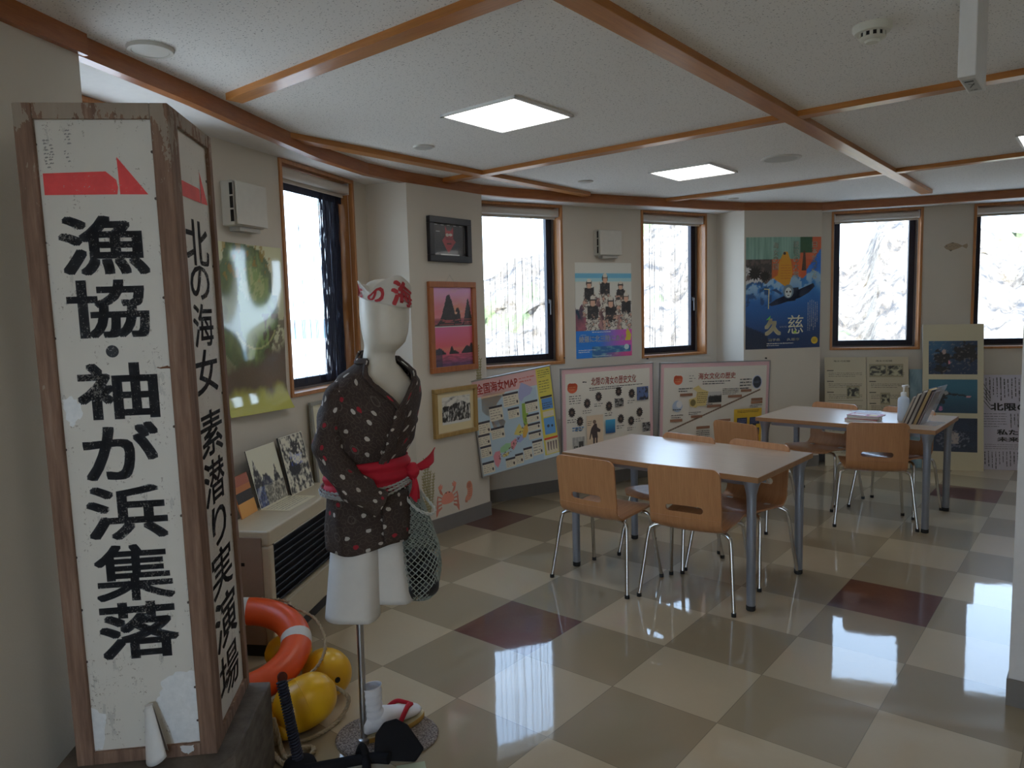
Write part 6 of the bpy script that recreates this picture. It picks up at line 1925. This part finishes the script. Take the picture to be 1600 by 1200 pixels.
# white sock foot in a straw sandal
FM = T(-.535, 2.520, .0125, rad(-48))
ft = thing('sandal_foot', 'white sock foot in a straw sandal with a red strap beside the mannequin pole', 'sandal', FM)
bm = new_bm()
FT = [(-.048, .004, .034, .008), (-.044, .018, .034, .024), (-.032, .029, .037, .033), (-.010, .035, .040, .038), (.020, .037, .042, .042), (.050, .039, .041, .040), (.085, .042, .035, .032), (.120, .045, .029, .025), (.155, .044, .024, .020), (.182, .037, .021, .016), (.198, .022, .019, .010), (.203, .006, .018, .003)]
def foot(u, v):
    t = v * (len(FT) - 1); k = min(len(FT) - 2, int(t)); q = t - k
    y, rx, zc, rz = (FT[k][i] + (FT[k + 1][i] - FT[k][i]) * q for i in range(4))
    a = 2 * pi * u
    return Vector((rx * cos(a) * (1 + .06 * sin(a)), y, .022 + zc + rz * sin(a)))
V = grid_surface(bm, foot, 28, 44, True); bm.faces.new(V[0][::-1]); bm.faces.new(V[-1])
def ankle(u, v):
    z = .050 + .150 * v; a = 2 * pi * u; q = .0022 * sin(v * 38 + 2.5 * cos(a))
    rx = .036 - .003 * smooth(0, .5, v) + .003 * v; ry = .046 - .012 * smooth(0, .45, v) + .004 * v
    return Vector(((rx + q) * cos(a), -.002 + .010 * (1 - v) ** 2 + (ry + q) * sin(a), z + .004 * sin(a + 1) * v))
grid_surface(bm, ankle, 28, 20, True)
sk = obj('sock', bm, plain('white_sock_cotton', (0.70, 0.70, 0.73), 0.85), ft, smooth_=True); sm = sk.modifiers.new('cloth', 'SOLIDIFY'); sm.thickness = .002; sm.offset = -1
out = []
for k in range(40):
    a = 2 * pi * k / 40; y = .085 + .135 * sin(a); out.append((.047 * cos(a) * (1 + .10 * sin(a)), y))
bm = new_bm(); prism(bm, out, .0, .020, axis='z'); so = obj('sole', bm, plain('straw_sole', (0.46, 0.27, 0.06), 0.7, scale=90, var=.25), ft, bevel=.004)
bm = new_bm(); prism(bm, [(x * .97, (y - .085) * .98 + .085) for x, y in out], .0195, .0225, axis='z'); obj('insole', bm, plain('pale_straw_insole', (0.60, 0.52, 0.34), 0.7), so)
bm = new_bm()
for sg in (-1, 1):
    P = spline([(sg * .052, .055, .022), (sg * .053, .085, .052), (sg * .036, .122, .078), (sg * .012, .150, .072), (0, .170, .060)], 6)
    tube(bm, P, .0105, 10, flat=.6)
obj('strap', bm, REDC, ft, smooth_=True)

# net bag hanging from the waist cord
NB = T(-.365, 2.590, 0)
nb = thing('net_bag', 'grey-green fishing net bag hanging from the mannequin\'s waist cord', 'net bag', NB)
BAG = [(.500, .000, .012), (.508, .002, .045), (.530, .004, .064), (.570, .006, .078), (.62, .006, .083), (.70, .002, .079), (.78, -.004, .068), (.84, -.008, .054), (.89, -.012, .038), (.925, -.016, .022), (.955, -.020, .008)]
def bag(u, v, k=1.0):
    z = .500 + .455 * v; cx, r_ = table(BAG, z); a = 2 * pi * u
    r_ = r_ * k + .004 * sin(3 * a + z * 20) * min(1, r_ / .05)
    return Vector((cx + r_ * cos(a), r_ * .85 * sin(a), z))
def netting(nm, nu, nv, k, th, mat, v0=0, v1=1):
    bm = new_bm()
    V = [[bm.verts.new(bag((i + .5 * (j % 2)) / nu, v0 + (v1 - v0) * j / nv, k * (1 + .03 * noise.noise(Vector((i * .7, j * .5, k * 9)))))) for i in range(nu)] for j in range(nv + 1)]
    for j in range(nv - 1):
        for i in range(nu):
            if j % 2 == 0: a, b, c, d = V[j][i], V[j + 1][i], V[j + 2][i], V[j + 1][(i - 1) % nu]
            else: a, b, c, d = V[j][i], V[j + 1][(i + 1) % nu], V[j + 2][i], V[j + 1][i]
            bm.faces.new((a, b, c, d))
    o = obj(nm, bm, mat, nb); w = o.modifiers.new('wire', 'WIREFRAME'); w.thickness = th; w.use_even_offset = False
    return o
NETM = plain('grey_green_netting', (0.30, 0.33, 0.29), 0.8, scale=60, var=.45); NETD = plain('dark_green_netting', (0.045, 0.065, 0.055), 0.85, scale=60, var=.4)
netting('netting', 22, 40, 1.0, .0052, NETM)
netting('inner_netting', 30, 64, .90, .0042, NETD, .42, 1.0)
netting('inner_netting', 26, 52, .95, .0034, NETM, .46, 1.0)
bm = new_bm(); rope(bm, spline([(-.030, -.03, .955), (-.022, -.045, .900), (.015, -.050, .852), (.060, -.030, .826), (.074, .010, .830), (.040, .045, .865), (-.005, .03, .93)], 8), .0055, 150, 2); obj('rim_cord', bm, plain('pale_rim_cord', (0.52, 0.54, 0.50), 0.8), nb, smooth_=True)
bm = new_bm(); rope(bm, spline([(-.020, 0, .950), (-.030, .0, .968), (-.040, .010, .975)], 6), .005, 150, 2); obj('hanging_cord', bm, CORD, nb, smooth_=True)
for k, (x, y, z, r_) in enumerate(((-.022, -.016, .556, .047), (.036, -.012, .560, .046), (.006, .024, .572, .044), (-.030, -.010, .634, .046), (.036, -.010, .638, .045), (.004, -.024, .690, .044))):
    bm = new_bm(); bmesh.ops.create_icosphere(bm, subdivisions=3, radius=r_)
    for v_ in bm.verts: v_.co *= 1 + .06 * noise.noise(v_.co * 60)
    tag(obj('black_ball', bm, BLACK, M=NB @ Matrix.Translation((x, y, z)), smooth_=True), 'black ball in the lower part of the net bag', 'ball', 'black balls inside the net bag')

# ---------------------------------------------------------------- string curtains
NAVYS = plain('navy_string', (0.022, 0.026, 0.055), 0.7, scale=50, var=.4)
def curtain(F, s0, label, xs, seed, band=0.045, y=.076):
    r = random.Random(seed); bm = new_bm(); W = WIN_W
    for x in xs:
        ph = r.random() * 6; am = .003 + .006 * r.random(); yy = y + .018 * (r.random() - .5)
        P = [(x + am * sin(ph + k * .9) * (k / 9), yy + .006 * sin(ph + k), 2.315 - (2.315 - (1.135 + .02 * r.random())) * k / 9) for k in range(10)]
        tube(bm, P, .0011 + .0006 * r.random(), 4)
    box(bm, .026, W - .026, y - .006, y - .003, 2.315 - band, 2.320)
    o = obj('string_curtain', bm, NAVYS, M=F.M @ Matrix.Translation((s0, 0, 0)))
    return tag(o, label, 'string curtain', kind='stuff')
r = random.Random(4)
curtain(F1, 1.70, 'navy string curtain gathered to the right side of the left wall window', [.50 + .22 * (r.random() ** .7) for _ in range(230)] + [.05 + .42 * r.random() for _ in range(12)], 1, .060)
curtain(F2, .12, 'thin dark strings hanging across the window beside the sunset pictures', [.10 + .55 * r.random() for _ in range(24)], 2, .02)
curtain(F2, 1.742, 'thin dark strings hanging across the narrow window left of the blue poster', [.12 + .52 * r.random() for _ in range(18)], 3, .02)
# ---------------------------------------------------------------- outside: rocky slope, pale shore, sea
m = Node('dry_rocky_slope'); v = m.coord()
f = m.noise(v, 1.4, 8, 0.7); g = m.noise(v, 6.0, 6, 0.75); gr = m.noise(v, .22, 3)
c = m.ramp(f, (.36, (0.11, 0.105, 0.11)), (.44, (0.24, 0.20, 0.165)), (.56, (0.46, 0.41, 0.35)))
c = m.mix(m.math('MULTIPLY', m.math('GREATER_THAN', g, .56), .45), c, (0.11, 0.08, 0.065))
c = m.mix(m.math('MULTIPLY', m.math('GREATER_THAN', gr, .60), .5), c, (0.26, 0.36, 0.14))
m.set(Base_Color=c, Roughness=0.95); m.bump(g, .3, .7); HILL = m.m
# skyline as (bearing = x/y, tangent of elevation) seen from the room
SKYL = [(-.16, -.02), (-.08, .02), (-.03, .045), (.02, .070), (.10, .10), (.18, .135), (.27, .165), (.36, .13), (.42, .060), (.455, .048), (.475, .055), (.487, .075), (.500, .125), (.53, .150), (.57, .140), (.62, .095), (.66, .082), (.72, .088), (.90, .11), (1.2, .10)]
def skyl(b):
    for (a0, e0), (a1, e1) in zip(SKYL, SKYL[1:]):
        if b <= a1: return e0 + (e1 - e0) * (b - a0) / (a1 - a0)
    return SKYL[-1][1]
bm = new_bm()
def slope(u, v):
    b = -.16 + 1.36 * u; e = skyl(b)
    if v <= .8:
        t = v / .8; y = 15 + 20 * t; zt = 1.54 + 35 * e; z = -3.0 + (zt + 3.0) * t ** .85
    else:
        t = (v - .8) / .2; y = 35 + 8 * t; z = (1.54 + 35 * e) - 9 * t
    n1 = fbm(b * 14, v * 6, 3, 5)
    y += 1.6 * n1
    return Vector((b * y, y, z + .5 * fbm(b * 30, v * 12, 8, 4) * (1 if v < .8 else .3)))
grid_surface(bm, slope, 190, 60)
o = obj('hillside', bm, HILL, smooth_=True); o['kind'] = 'structure'
m = Node('pale_shore'); v = m.coord(); f = m.noise(v, .15, 5, .6); m.set(Base_Color=m.mix(f, (0.50, 0.47, 0.43), (0.74, 0.72, 0.69)), Roughness=.9)
bm = new_bm(); prism(bm, [(-95, -60), (60, -60), (60, 70), (-15, 160), (-60, 150), (-95, 60)], -3.2, -3.0, axis='z'); o = obj('shore_ground', bm, m.m); o['kind'] = 'structure'
m = Node('sea_water'); v = m.coord('Object', (.02, .2, 1)); f = m.noise(v, 4, 4); m.set(Base_Color=m.mix(f, (0.02, 0.12, 0.17), (0.05, 0.17, 0.22)), Roughness=.35)
bm = new_bm(); box(bm, -900, 500, -200, 1500, -3.6, -3.4); o = obj('sea', bm, m.m); o['kind'] = 'structure'
cam_d.clip_end = 3000
